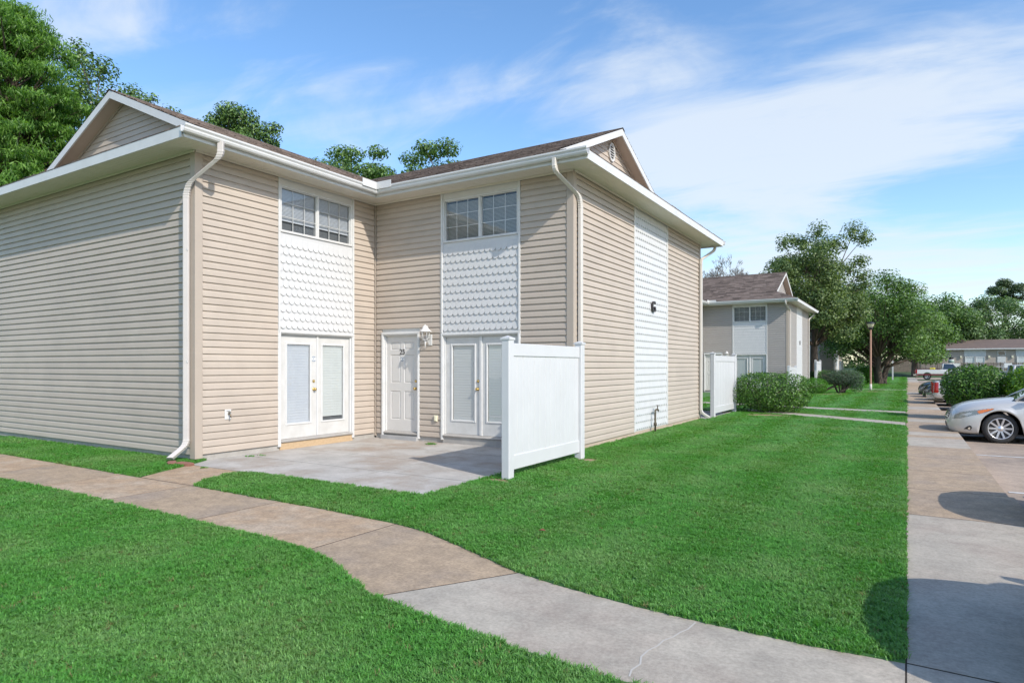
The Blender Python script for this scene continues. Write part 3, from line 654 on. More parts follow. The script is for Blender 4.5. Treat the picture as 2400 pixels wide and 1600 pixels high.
    roof = deck.build('roof', ROOFB, H); sh.build('roof_shingles', ROOF, roof, kind='stuff')
    zr = ZE + SL * BM
    cap = MB(); cap.add([(-8.45 + BM - .12, -4.5 + K - .015, zr - .035), (-8.45 + BM, -4.5 + K - .015, zr + .028), (-8.45 + BM + .12, -4.5 + K - .015, zr - .035), (-8.45 + BM - .12, RD - K, zr - .035), (-8.45 + BM, RD - K, zr + .028), (-8.45 + BM + .12, RD - K, zr - .035)], [(0, 1, 4, 3), (1, 2, 5, 4)])
    xr = 5.1 - K + .015
    cap.add([(xr, ZX - .12, zr - .035), (xr, ZX, zr + .028), (xr, ZX + .12, zr - .035), (-ZX, ZX - .12, zr - .035), (-ZX, ZX, zr + .028), (-ZX, ZX + .12, zr - .035)], [(0, 1, 4, 3), (1, 2, 5, 4)])
    cap.build('ridge_cap', ROOF, roof)
    # dutch gables
    def gable(f, cu, lbl):
        """f.u across the gable, f.o outward from the eave edge plane; cu ridge position"""
        orake = -K; owall = -(OV + GW)
        hb = BM; zs = ZE + SL * K; zw = ZE + SL * (OV + GW)
        half = (zr - zs) / SL; hw = (zr - zw) / SL
        for sgn in (-1, 1):
            b = MB(f); d = .15; t = .03
            p = [(cu, zr - .005), (cu + sgn * (half + .06), zs - .03), (cu + sgn * (half + .06), zs - .03 - d), (cu, zr - .005 - d)]
            b.plate(p, orake - t, orake); b.build('rake_board', WHITE, H)
            b = MB(f)   # soffit under the rake
            b.add([(cu, orake - .03, zr - .13), (cu + sgn * (half + .3), orake - .03, zr - .13 - SL * (half + .3)), (cu + sgn * (half + .3), owall, zr - .13 - SL * (half + .3)), (cu, owall, zr - .13),
                   (cu, orake - .03, zr - .12), (cu + sgn * (half + .3), orake - .03, zr - .12 - SL * (half + .3)), (cu + sgn * (half + .3), owall, zr - .12 - SL * (half + .3)), (cu, owall, zr - .12)], [(0, 1, 2, 3), (4, 5, 6, 7), (0, 1, 5, 4), (2, 3, 7, 6)])
            b.build('rake_soffit', GSOFF, H)
        zt = zr - .13; z = zw - .25; bm = None
        jb = MB(f)
        while z < zt - .03:
            z1 = min(z + CH, zt - .005); w0 = (zt - z) / SL; w1 = (zt - z1) / SL
            b = MB(f); P = []
            for (o, zz, w) in ((owall - .08, z, w0), (owall + .017, z, w0), (owall + .0185, z + .004, w0), (owall + .003, z1, w1), (owall - .08, z1, w1)): P.append((o, zz, w))
            b.add([(cu - w, o, zz) for o, zz, w in P] + [(cu + w, o, zz) for o, zz, w in P], [(0, 1, 2, 3, 4), (5, 6, 7, 8, 9)] + [(i, (i + 1) % 5, 5 + (i + 1) % 5, 5 + i) for i in range(5)])
            if near: b.build('gable_board', SID, H)
            else: jb.add(b.v, b.q, raw=True)
            z = z1
        if jb.v: jb.build('gable_boards', sj, H, kind='stuff')
        t = MB(f)
        for sgn in (-1, 1): t.plate([(cu, zt), (cu + sgn * hw * 1.05, zt - SL * hw * 1.05), (cu + sgn * hw * 1.05, zt - SL * hw * 1.05 - .045), (cu, zt - .045)], owall + .02, owall + .032 + .001 * sgn)
        t.build('gable_trim', POST if lbl == 'front' else GSOFF, H)
        return owall
    fa = F((0, -4.5, 0), (1, 0, 0), (0, -1, 0)); gable(fa, -8.45 + BM, 'front')
    fg = F((5.1, 0, 0), (0, 1, 0), (1, 0, 0)); ow = gable(fg, ZX, 'side')
    gable(F((0, RD, 0), (1, 0, 0), (0, 1, 0)), -8.45 + BM, 'back')
    # louvred oval vent on the side gable
    v = MB(fg); vz = zr - .50; n = 28
    def ring(ra, rb, o0, o1, g):
        pts = []; 
        for (a, b) in ((ra, rb), (ra - .035, rb - .035)):
            for o in (o0, o1):
                for k in range(n): w = 2 * math.pi * k / n; pts.append((ZX + a * math.cos(w), o, vz + b * math.sin(w)))
        fs = []
        for k in range(n):
            j = (k + 1) % n; fs += [(n + k, n + j, 3 * n + j, 3 * n + k), (k, j, n + j, n + k), (2 * n + k, 2 * n + j, 3 * n + j, 3 * n + k)]
        g.add(pts, fs)
    ring(.17, .215, ow + .02, ow + .055, v); vent = v.build('gable_vent', WHITE, H)
    MB(fg).plate([(ZX + .16 * math.cos(2 * math.pi * k / 20), vz + .205 * math.sin(2 * math.pi * k / 20)) for k in range(20)], ow + .019, ow + .022).build('vent_backing', DARK, vent)
    for k in range(6):
        z = vz - .15 + k * .06; hw_ = .138 * math.sqrt(max(0, 1 - ((z - vz) / .185) ** 2))
        MB(fg).add([(ZX - hw_, ow + .05, z - .014), (ZX + hw_, ow + .05, z - .014), (ZX + hw_, ow + .026, z + .018), (ZX - hw_, ow + .026, z + .018), (ZX - hw_, ow + .046, z - .018), (ZX + hw_, ow + .046, z - .018), (ZX + hw_, ow + .023, z + .014), (ZX - hw_, ow + .023, z + .014)], [(0, 1, 2, 3), (4, 5, 6, 7), (0, 1, 5, 4), (2, 3, 7, 6)]).build('louvre', WHITE, vent)
    return H
NSH = [0]
house((-9.5, 9.95, 0), 'beige two storey apartment house nearest the camera with door number 25 and letter G', '25', 'G', near=True, lod=1.0)
house((-9.9, 36.4, 0), 'grey beige apartment house beyond the near one with letter I on its white strip', '', 'I', near=False, grey=True, plain=True, lod=1.6)
house((-10.1, 62.9, 0), 'farther apartment house half hidden behind the trees beyond the second house', '', 'J', near=False, grey=False, plain=True, lod=2.2)
# ------------------------------------------------------------------ ground, lawn, paths
def gz(y):
    pts = [(-60, -.35), (60, -.35), (82, -.03), (97, -.03), (109, .8), (150, 1.0), (900, 1.4)]
    for (a, b), (c, d) in zip(pts, pts[1:]):
        if y <= c: return b + (d - b) * max(0, min(1, (y - a) / (c - a)))
    return 1.4
ys = [-60, -20, 0, 20, 40, 60, 70, 76, 82, 90, 97, 100, 103, 106, 109, 115, 130, 150, 250, 400, 900]; xs = [-700, -200, -60, -20, 0, 20, 60, 200, 700]
g = MB(); g.add([(x, y, gz(y)) for y in ys for x in xs], [(r * 9 + c, r * 9 + c + 1, r * 9 + 10 + c, r * 9 + 9 + c) for r in range(len(ys) - 1) for c in range(8)], raw=True)
g.build('ground', GRND, kind='structure')
near_edge = [(-24, 3.66), (-10.2, 3.65), (-8.79, 3.69), (-6.64, 3.66), (-4.89, 3.62), (-4.15, 3.56), (-3.73, 3.44), (-3.3, 3.23), (-2.98, 3.08), (-2.29, 2.96), (-1.75, 2.90), (-1.15, 2.86), (-.5, 2.84), (-.004, 2.83)]
far_edge = [(-7.58, 4.72), (-6.28, 4.68), (-5.23, 4.67), (-4.15, 4.60), (-3.71, 4.52), (-3.08, 4.27), (-2.41, 3.98), (-2.02, 3.89), (-1.4, 3.80), (-.95, 3.77), (-.43, 3.76), (-.004, 3.79)]
LN = [('lawn', near_edge + [(-.012, -6), (-24, -6)]),
      ('lawn', far_edge + [(-.012, 97), (-8, 97), (-8, 10.1), (-4.78, 10.1), (-4.76, 6.4), (-4.72, 5.73), (-7.75, 5.73), (-7.98, 5.55), (-7.86, 5.05)]),
      ('lawn', [(-24, 4.74), (-10.92, 4.72), (-8.80, 4.70), (-9.06, 5.3), (-9.25, 5.73), (-9.45, 6.1), (-24, 6.1)]),
      ('lawn', [(-60, 12), (-8.02, 12), (-8.02, 97), (-60, 97)])]
for n, p in LN: MB().slab(p, -.6, .008).build(n, LAWN, kind='structure')
# curved garden path, slab by slab
path = thing('path', None, None, (-5, 4.2, 0)); path['kind'] = 'structure'
def offs(poly, org): return [(a - org[0], b - org[1]) for a, b in poly]
def slabs(root, org, polys):
    for poly, m in polys:
        MB().slab(offs(poly, org), -.11, 0.0, 0).build('slab', m, root)
    xs_ = [p[0] for q, _ in polys for p in q]; ys_ = [p[1] for q, _ in polys for p in q]
jn = [(-24, -24), (-14.4, -14.4), (-12.7, -12.7), (-10.8, -11.05), (-9.2, -9.25), (-7.66, -7.64), (-5.92, -5.90), (-4.16, -4.13), (-2.95, -2.40)]
def ny(x, E):
    for (a, b), (c, d) in zip(E, E[1:]):
        if a <= x <= c: return b + (d - b) * (x - a) / (c - a)
    return E[-1][1]
FE = [(-24, 4.74), (-10.92, 4.72), (-8.80, 4.70)] + far_edge
g_ = .009; pol = []
def seg(E, a, b): return [(a, ny(a, E))] + [p for p in E if a + .02 < p[0] < b - .02] + [(b, ny(b, E))]
for k in range(len(jn) - 1):
    (n0, f0), (n1, f1) = jn[k], jn[k + 1]
    pol.append((seg(near_edge, n0 + g_, n1 - g_) + seg(FE, f0 + g_, f1 - g_)[::-1], TAN if k % 2 else TAN2))
pol.append((seg(near_edge, -2.95 + g_, -.005) + seg(FE, -2.40 + g_, -.005)[::-1], GREY))
pol.append(([(-8.79, 4.73), (-7.60, 4.74), (-7.84, 5.06), (-7.97, 5.5), (-7.80, 5.71), (-9.24, 5.71), (-9.07, 5.3)], TAN2))
slabs(path, (-5, 4.2), pol)
MB().slab(offs(near_edge + FE[::-1], (-5, 4.2)), -.62, -.0015).build('joint_bed', JOINT, path)
MB().slab(offs([(-9.3, 4.6), (-7.5, 4.6), (-7.5, 5.72), (-9.4, 5.72)], (-5, 4.2)), -.61, -.003).build('joint_bed', JOINT, path)
# hairline crack across the grey slab
ck = MB(); pts_ = [(-1.14, 2.93), (-1.155, 3.0), (-1.14, 3.08), (-1.165, 3.16), (-1.16, 3.25), (-1.135, 3.33), (-1.13, 3.41), (-1.10, 3.48), (-1.085, 3.56), (-1.06, 3.63), (-1.05, 3.75)]
for (a, b), (c, d) in zip(pts_, pts_[1:]): ck.add([(a + 5 - .004, b - 4.2, .002), (a + 5 + .006, b - 4.2, .002), (c + 5 + .006, d - 4.2, .002), (c + 5 - .004, d - 4.2, .002)], [(0, 1, 2, 3)])
ck.build('crack', mat('crack_pale', (.50, .47, .42), rough=.9), path)
# patio
patio = thing('patio', None, None, (-7.1, 7.8, 0)); patio['kind'] = 'structure'
px_ = [-9.52, -8.02, -6.38, -4.76]; py_ = [5.73, 6.78, 7.86, 8.95, 9.96]; pol = []
for i in range(3):
    for j in range(4):
        pol.append(([(px_[i] + .005, py_[j] + .007), (px_[i + 1] - .006, py_[j] + .007), (px_[i + 1] - .006, py_[j + 1] - .007), (px_[i] + .005, py_[j + 1] - .007)], PATC))
slabs(patio, (-7.1, 7.8), pol)
MB().slab(offs([(-9.52, 5.74), (-4.77, 5.74), (-4.77, 9.96), (-9.52, 9.96)], (-7.1, 7.8)), -.6, -.0015).build('joint_bed', JOINT, patio)
# far side patio (beyond the near house) and pavements of the courts
p2 = thing('patio', None, None, (-7.1, 20, 0)); p2['kind'] = 'structure'
MB().slab([(-2.4, -2.0), (2.35, -2.0), (2.35, 1.4), (-2.4, 1.4)], -.6, .012, .01).build('slab', PATC, p2)
for (a, b, c, d, m) in [((-.02, 18.65), (-.02, 19.55), (-4.6, 22.9), (-4.6, 22.0), GREY), ((-.02, 23.35), (-.02, 24.2), (-7, 26.4), (-7, 25.5), GREY), ((-.02, 45.2), (-.02, 46.1), (-7, 46.8), (-7, 45.9), GREY)]:
    MB().slab([a, b, c, d], -.3, .032, .01).build('cross_path', m, kind='structure')
# pavement beside the car park
side = thing('sidewalk', None, None, (.5, 8, 0)); side['kind'] = 'structure'
cuts = [(-5.0, 'g'), (-2.3, 'g'), (.75, 'g'), (3.80, 'g'), (7.64, 't'), (9.25, 't'), (10.9, 't'), (12.55, 't'), (14.2, 'g'), (15.95, 't'), (16.45, 'g2'), (17.3, 't'), (19.1, 't'), (20.3, 'g2'), (21.4, 't'), (23.0, 't'), (24.6, 't2'), (26.2, 'g2'), (27.8, 't'), (29.4, 't2'), (31, 't'), (34, 't2'), (37, 't'), (40, 'g2'), (43, 't'), (48, 't2'), (54, 't'), (60, 't2'), (70, 'g2'), (80, 'g2'), (97, None)]
pol = []
for (a, c), (b, _) in zip(cuts, cuts[1:]):
    wob = .009
    xe = 1.05 if a < 8 else 1.0
    pol.append(([(.004, a + wob), (xe, a + wob - .02), (xe, b - wob - .02), (.004, b - wob)], {'g': GREY, 't': TAN, 't2': TAN2, 'g2': GREY}[c]))
slabs(side, (.5, 8), pol)
MB().slab(offs([(-.01, -5), (.99, -5), (.99, 97), (-.01, 97)], (.5, 8)), -.62, -.0015).build('joint_bed', JOINT, side)
k = MB(); k.slab(offs([(.992, -5), (1.04, -5), (1.04, 8), (.992, 8)], (.5, 8)), -.5, -.03); k.slab(offs([(.96, 8), (.99, 8), (.99, 97), (.96, 97)], (.5, 8)), -.5, -.03); k.build('kerb_face', CONC, side)
# car park
def lz(y):
    p = [(-20, -.09), (8, -.10), (17.5, -.20), (30, -.25), (60, -.15), (92, -.0), (97.5, .0)]
    for (a, b), (c, d) in zip(p, p[1:]):
        if y <= c: return b + (d - b) * (y - a) / (c - a)
    return 0
lot = MB(); yy = [-20, -5, 2, 8, 12, 14.5, 17.5, 20, 24, 30, 40, 50, 60, 75, 92, 97.5]; xx = [.97, 3, 6, 12, 25, 60]
lot.add([(x, y, lz(y)) for y in yy for x in xx], [(r * 6 + c, r * 6 + c + 1, r * 6 + 7 + c, r * 6 + 6 + c) for r in range(len(yy) - 1) for c in range(5)], raw=True)
lot.build('parking_lot', LOT, kind='structure')
for y in (10.35, 14.8, 26.5, 29.3, 32.1, 34.9, 37.7):
    z = lz(y) + .005; MB().add([(1.12, y - .05, z), (6, y - .05, z), (6, y + .05, z), (1.12, y + .05, z)], [(0, 1, 2, 3)]).build('bay_line', PAINTW, kind='structure')
z = lz(9.8) + .005; MB().add([(1.24, 9.75, z), (6, 9.75, z), (6, 10.1, z), (1.24, 10.1, z)], [(0, 1, 2, 3)]).build('bay_marking', PAINTB, kind='structure')
# planting bed between the bays
MB().slab([(1.06, 19.75), (1.25, 19.55), (4.4, 19.6), (5.4, 20.6), (5.4, 25.2), (1.06, 25.2)], -.5, -.06, .05).build('planting_bed', SOIL, kind='structure')
MB().slab([(1.08, 19.8), (1.9, 19.65), (2.1, 20.6), (1.08, 20.8)], -.3, -.045).build('grass_strip', LAWN, kind='structure')
# worn bare spots in the lawn
rr = random.Random(5)
DIRTS = [(-1.6, 42.3, 1.5, .9), (-1.0, 37.8, .5, .18), (-3.55, 20.35, .9, .45), (-4.52, 6.98, .20, .12), (-4.28, 9.25, .22, .14), (-5.0, 9.75, .15, .12), (-3.4, 37.2, 1.4, .6), (-5.2, 21.0, .5, .3)]
for cx, cy, a, b in DIRTS:
    q = [(cx + a * math.cos(t) * rr.uniform(.75, 1.15), cy + b * math.sin(t) * rr.uniform(.75, 1.15)) for t in [2 * math.pi * i / 16 for i in range(16)]]
    MB().slab(q, -.2, .013).build('bare_patch', DIRT, kind='structure')

# ------------------------------------------------------------------ grass
def inpoly(x, y, P):
    r = np.zeros(len(x), bool); n = len(P)
    for i in range(n):
        x1, y1 = P[i]; x2, y2 = P[(i + 1) % n]
        if y1 == y2: continue
        c = ((y1 > y) != (y2 > y)) & (x < (x2 - x1) * (y - y1) / (y2 - y1) + x1); r ^= c
    return r
GR = leafmat('grass_blades', (.058, .215, .022), (.115, .33, .055), trans=.32, rough=.5, val=.24, inst=True, patch=((.22, .36, .12), .8, .7))
GRD = leafmat('grass_dry', (.23, .19, .08), (.16, .17, .06), trans=.3, rough=.7, val=.3)
protos = bpy.data.collections.new('grass_tufts')
for v in range(6):
    rr = random.Random(50 + v); b = MB(); nb = 15
    for i in range(nb):
        a = rr.uniform(0, 6.283); d = rr.uniform(0, .022); x, y = d * math.cos(a), d * math.sin(a); h = rr.uniform(.026, .052); w = rr.uniform(.0016, .0030)
        t = rr.uniform(0, 6.283); lean = rr.uniform(.15, 1.0) * h; lx, ly = math.cos(t), math.sin(t); sx, sy = -ly * w, lx * w
        b.add([(x - sx, y - sy, 0), (x + sx, y + sy, 0), (x + lx * lean * .4 + sx, y + ly * lean * .4 + sy, h * .62), (x + lx * lean * .4 - sx, y + ly * lean * .4 - sy, h * .62), (x + lx * lean, y + ly * lean, h * rr.uniform(.75, 1.0))], [(0, 1, 2, 3), (3, 2, 4)])
    me = b.mesh('grass_tuft', GR if v < 5 else GRD); o = bpy.data.objects.new('grass_tuft_%d' % v, me); protos.objects.link(o)
def grass_points(x0, x1, y0, y1, n):
    x = rng.uniform(x0, x1, n); y = rng.uniform(y0, y1, n); return x, y
X, Y, SC = [], [], []
sY, cY = math.sin(YAW), math.cos(YAW)
blocks = [[(-.012, 3.8)]]
HF = [[(-9.5 + dx, 9.95 + dy), (-4.9 + dx, 9.95 + dy), (-4.9 + dx, 17.9 + dy), (-9.5 + dx, 17.9 + dy)] for dx, dy in ((0, 0), (-.4, 26.45))]
XP = [[(.0, 18.65), (.0, 19.55), (-4.6, 22.9), (-4.6, 22.0)], [(.0, 23.35), (.0, 24.2), (-7, 26.4), (-7, 25.5)], [(0, 45.2), (0, 46.1), (-7, 46.8), (-7, 45.9)], [(-9.5, 18), (-4.7, 18), (-4.7, 21.4), (-9.5, 21.4)]]
for (x0, x1, y0, y1, dens, sc, dmin, dmax) in [(-14, 0, 1, 12, 2300, 1.0, 0, 6.5), (-17, 0, 1, 18, 1150, 1.35, 6.5, 12), (-16, 0, 6, 30, 330, 2.3, 12, 22), (-9, 0, 14, 48, 85, 4.0, 22, 45), (-9, 0, 38, 97, 26, 6.5, 45, 110)]:
    n = int((x1 - x0) * (y1 - y0) * dens); x, y = grass_points(x0, x1, y0, y1, n)
    D = -sY * x + cY * y; r = cY * x + sY * y
    ok = (D > 1.2) & (D + rng.uniform(-.5, .5, n) * D * .25 > dmin) & (D + rng.uniform(-.5, .5, n) * D * .25 <= dmax) & (r < .86 * D + 1.5) & (r > -.86 * D - 1.5)
    ok &= (2250 / np.maximum(D, .1) < 900)
    x, y = x[ok], y[ok]
    ins = np.zeros(len(x), bool)
    for _, p in LN[:3]: ins |= inpoly(x, y, p)
    for p in HF + XP: ins &= ~inpoly(x, y, p)
    for cx, cy, a, b in DIRTS: ins &= ~((((x - cx) / a) ** 2 + ((y - cy) / b) ** 2) < rng.uniform(.3, 1.1, len(x)))
    x, y = x[ins], y[ins]; X.append(x); Y.append(y); SC.append(np.full(len(x), sc))
# weeds in the patio joints and by the walls
for cx, cy, n, s_ in [(-7.75, 9.60, 26, 1.1), (-9.25, 6.75, 12, .8), (-9.2, 6.9, 8, .7), (-8.75, 5.62, 8, .9), (-9.62, 5.78, 40, 1.3), (-5.02, 9.6, 10, 1.0)]:
    X.append(rng.normal(cx, .05, n)); Y.append(rng.normal(cy, .03, n)); SC.append(np.full(n, s_ * .9))
X, Y, SC = map(np.concatenate, (X, Y, SC)); n = len(X); print('grass tufts', n)
me = bpy.data.meshes.new('grass'); me.vertices.add(n)
co = np.stack([X, Y, np.full(n, .004)], 1).astype(np.float32); me.vertices.foreach_set('co', co.ravel())
at = me.attributes.new('rot', 'FLOAT_VECTOR', 'POINT'); 
# the mower has laid the blades over in bands, towards and away in turn
tl = np.sin(X * math.pi / .62 + .35 * np.sin(Y * .8) + .3 * np.sin(Y * 2.3 + X)) * .085 + rng.normal(0, .10, n); th = rng.uniform(0, 6.283, n)
c_, s_, ct, st_ = np.cos(tl), np.sin(tl), np.cos(th), np.sin(th)
at.data.foreach_set('vector', np.stack([np.arctan2(s_ * ct, c_), -np.arcsin(s_ * st_), np.arctan2(c_ * st_, ct)], 1).astype(np.float32).ravel())
hs_ = rng.uniform(.75, 1.25, n); at = me.attributes.new('scl', 'FLOAT_VECTOR', 'POINT')
at.data.foreach_set('vector', np.stack([SC * hs_, SC * hs_, np.minimum(SC, 1.0 + .12 * SC) * hs_ * .66], 1).astype(np.float32).ravel())
at = me.attributes.new('pick', 'INT', 'POINT'); pk = rng.integers(0, 5, n); pk[rng.uniform(0, 1, n) < .018] = 5; at.data.foreach_set('value', pk.astype(np.int32))
gro = link('grass', me); tag(gro, 'short mown bright green turf covering the lawns', 'grass', kind='stuff')
ng = bpy.data.node_groups.new('scatter_grass', 'GeometryNodeTree'); ng.interface.new_socket('Geometry', in_out='INPUT', socket_type='NodeSocketGeometry'); ng.interface.new_socket('Geometry', in_out='OUTPUT', socket_type='NodeSocketGeometry')
gi = ng.nodes.new('NodeGroupInput'); go = ng.nodes.new('NodeGroupOutput'); ip = ng.nodes.new('GeometryNodeInstanceOnPoints'); ci = ng.nodes.new('GeometryNodeCollectionInfo')
ci.inputs['Collection'].default_value = protos; ci.inputs['Separate Children'].default_value = True; ci.inputs['Reset Children'].default_value = True
def NA(nm, ty):
    a = ng.nodes.new('GeometryNodeInputNamedAttribute'); a.data_type = ty; a.inputs['Name'].default_value = nm; return a.outputs['Attribute']
lk = ng.links.new; lk(gi.outputs[0], ip.inputs['Points']); lk(ci.outputs[0], ip.inputs['Instance']); ip.inputs['Pick Instance'].default_value = True
lk(NA('pick', 'INT'), ip.inputs['Instance Index']); lk(NA('rot', 'FLOAT_VECTOR'), ip.inputs['Rotation']); lk(NA('scl', 'FLOAT_VECTOR'), ip.inputs['Scale']); lk(ip.outputs[0], go.inputs[0])
gro.modifiers.new('scatter', 'NODES').node_group = ng

# ------------------------------------------------------------------ leaves, trees, shrubs
def leaf_cloud(name, parent, C, Nn, size, m, aspect=.5, droop=0.0, loc=(0, 0, 0)):
    n = len(C); a = rng.normal(0, 1, (n, 3)); a[:, 2] -= droop * 2.2
    Nn = Nn / np.maximum(np.linalg.norm(Nn, axis=1, keepdims=True), 1e-6)
    a -= Nn * (a * Nn).sum(1, keepdims=True) * (1 if droop == 0 else .3)
    a /= np.maximum(np.linalg.norm(a, axis=1, keepdims=True), 1e-6); b = np.cross(Nn, a); b /= np.maximum(np.linalg.norm(b, axis=1, keepdims=True), 1e-6)
    s = (size * rng.uniform(.6, 1.35, n))[:, None]
    V = np.stack([C - a * s * .5, C + b * s * .5 * aspect + Nn * s * .08, C + a * s * .5, C - b * s * .5 * aspect + Nn * s * .08], 1).reshape(-1, 3).astype(np.float32)
    me = bpy.data.meshes.new(name); me.vertices.add(4 * n); me.vertices.foreach_set('co', V.ravel()); me.loops.add(4 * n); me.loops.foreach_set('vertex_index', np.arange(4 * n, dtype=np.int32))
    me.polygons.add(n); me.polygons.foreach_set('loop_start', np.arange(0, 4 * n, 4, dtype=np.int32)); me.polygons.foreach_set('loop_total', np.full(n, 4, np.int32)); me.update(); me.materials.append(m)
    return link(name, me, parent, loc)
def clump_leaves(clumps, per, hollow=2.4, upb=.5):
    Cs, Ns = [], []
    for c, r, w in clumps:
        k = max(4, int(per * w)); d = rng.normal(0, 1, (k, 3)); d /= np.linalg.norm(d, axis=1, keepdims=True); q = rng.uniform(0, 1, (k, 1)) ** (1 / hollow)
        Cs.append(np.array(c) + d * q * np.array(r)); nn = d + rng.normal(0, .55, (k, 3)); nn[:, 2] += upb; Ns.append(nn)
    return np.concatenate(Cs), np.concatenate(Ns)
def limb(b, p0, p1, r0, r1, bend=.15, seg=6, sag=0):
    p0, p1 = Vector(p0), Vector(p1); L_ = (p1 - p0).length; off = Vector((rng.normal(0, bend) * L_ * .5, rng.normal(0, bend) * L_ * .5, L_ * .12 + sag))
    pts = []; n = 5
    for i in range(n + 1):
        t = i / n; pts.append(p0.lerp(p1, t) + off * math.sin(math.pi * t) * .6)
    b.tube([tuple(p) for p in pts], [max(.004, r0 + (r1 - r0) * (i / n) ** .8) for i in range(n + 1)], seg)
    return pts
def tree(name, label, loc, clumps, per, size, m, trunk_r, trunk_h, lean=(0, 0), trunks=1, group='trees round the apartment grounds', aspect=.55, droop=0, hollow=2.2, upb=.5, flare=1.5, cat='tree', limbs=True, bark=None):
    T = thing(name, label, cat, loc, group=group); b = MB(); tops = []
    for k in range(trunks):
        a = 2 * math.pi * k / max(1, trunks) + .4; sp = 0 if trunks == 1 else trunk_r * 1.1
        x0, y0 = math.cos(a) * sp * .5, math.sin(a) * sp * .5; ox, oy = (lean[0], lean[1]) if trunks == 1 else (lean[0] + math.cos(a) * trunk_h * .22, lean[1] + math.sin(a) * trunk_h * .22)
        rr_ = trunk_r / (1 if trunks == 1 else 1.5)
        P = [(x0, y0, -.3), (x0, y0, .05), (x0 + ox * .08, y0 + oy * .08, trunk_h * .15), (x0 + ox * .4 + rng.normal(0, .04), y0 + oy * .4 + rng.normal(0, .04), trunk_h * .5), (x0 + ox, y0 + oy, trunk_h)]
        b.tube(P, [rr_ * flare * 1.2, rr_ * flare, rr_ * 1.05, rr_ * .88, rr_ * .62], 10); tops.append(Vector(P[-1]))
    cs = sorted(clumps, key=lambda c: c[0][2])
    if limbs:
        for c, r, w in cs:
            t = min(tops, key=lambda q: (Vector(c) - q).length); s0 = t.copy()
            base = min(max(c[2] - (Vector((c[0], c[1])) - Vector((t.x, t.y))).length * .8, trunk_h * .55), max(trunk_h, c[2] * .6 + trunk_h * .3))
            if base <= trunk_h: f_ = base / trunk_h; s0 = Vector((t.x * f_ ** 1.5, t.y * f_ ** 1.5, base))
            limb(b, s0, c, trunk_r * .22 * min(1.2, max(r) + .3), .014, seg=5)
    b.build('trunk', bark or BARK, T)
    C, Nn = clump_leaves(clumps, per, hollow, upb); leaf_cloud('crown', T, C, Nn, size, m, aspect, droop)
    return T
def blob_clumps(cz, rx, rz, n, cr, seed, ry=None, flat=.7, bottom=-1.0, hole=0.0, cx=0, cy=0):
    """clumps spread over the outer part of an uneven ellipsoid crown"""
    r_ = np.random.default_rng(seed); out = []; ry = ry or rx; t = 0
    ph = r_.uniform(0, 6.283, 4)
    while len(out) < n and t < 4000:
        t += 1; d = r_.normal(0, 1, 3); d /= np.linalg.norm(d); q = r_.uniform(.25, 1) ** .5
        if d[2] < bottom: continue
        a = math.atan2(d[1], d[0]); w = 1 + .16 * math.sin(2 * a + ph[0]) + .13 * math.sin(3 * a + ph[1] + 2 * d[2]) + .10 * math.sin(5 * a + ph[2])
        c = (cx + d[0] * q * rx * w, cy + d[1] * q * ry * w, cz + d[2] * q * rz * (1 + .12 * math.sin(3 * a + ph[3])))
        if hole and any((Vector(c) - Vector(o[0])).length < hole for o in out): continue
        s = cr * r_.uniform(.6, 1.3); out.append((c, (s, s, s * flat), (s / cr) ** 2))
    return out
OAK = leafmat('oak_leaves', (.05, .12, .028), (.14, .235, .062), trans=.32, val=.4)
OAK2 = leafmat('oak_leaves_dull', (.052, .12, .034), (.17, .22, .08), trans=.3, val=.45)
MAG = leafmat('magnolia_leaves', (.052, .12, .028), (.14, .23, .06), trans=.18, rough=.42, val=.4)
CYP = leafmat('cypress_needles', (.06, .17, .024), (.19, .33, .07), trans=.45, val=.35)
HEDG = leafmat('hedge_leaves', (.036, .105, .014), (.11, .22, .032), trans=.22, rough=.45, val=.4)
BRT = leafmat('bright_shrub_leaves', (.055, .19, .014), (.10, .27, .028), trans=.3, rough=.4, val=.25)
LIME = leafmat('lime_shrub_leaves', (.06, .17, .016), (.20, .34, .035), trans=.35, rough=.3, val=.3)
JUN = leafmat('juniper_leaves', (.048, .085, .048), (.085, .13, .075), trans=.15, rough=.6, val=.3)
FAR = leafmat('far_wood_leaves', (.06, .13, .045), (.145, .225, .08), trans=.25, val=.45)
PINE = leafmat('pine_needles', (.045, .085, .035), (.085, .13, .045), trans=.25, val=.3)
# big cypress at the upper left: drooping layered sprays
def cypress(loc, H_, seed):
    r_ = np.random.default_rng(seed); cl = []
    for k in range(135):
        z = H_ * (.22 + .78 * (k / 135) ** .9); rad = (1 - (z / H_) ** 2.2) * 5.2 + .9; a = k * 2.399 + r_.uniform(-.4, .4); q = r_.uniform(.35, 1.0)
        c = (math.cos(a) * rad * q, math.sin(a) * rad * q, z - q * .7); s = r_.uniform(.8, 1.35)
        cl.append((c, (s * 1.0, s * 1.0, s * .30), s * .9))
        for j in range(2): cl.append(((c[0] + r_.normal(0, .9), c[1] + r_.normal(0, .9), c[2] - r_.uniform(.1, .5)), (s * .5, s * .5, s * .3), .3))
    return tree('cypress_tree', 'tall feathery bright green cypress rising behind the left roof', loc, cl, 620, .26, CYP, .38, H_ * .93, aspect=.20, droop=.7, hollow=1.6, upb=.9, limbs=True)
cypress((-36.5, 13.5, -.05), 19.0, 11)
tree('broadleaf_tree', 'dark glossy broadleaf tree between the cypress and the left gable', (-39.5, 18.4, -.05), blob_clumps(13.6, 4.4, 4.4, 64, 1.15, 5, hole=.5) + [((-1.4, 0, 19.6), (.8, .8, 1.0), .9), ((-1.5, .3, 18.4), (1.1, 1.1, 1.1), 1.0), ((.8, .2, 18.3), (1.0, 1.0, .8), .9)], 520, .20, MAG, .34, 9)
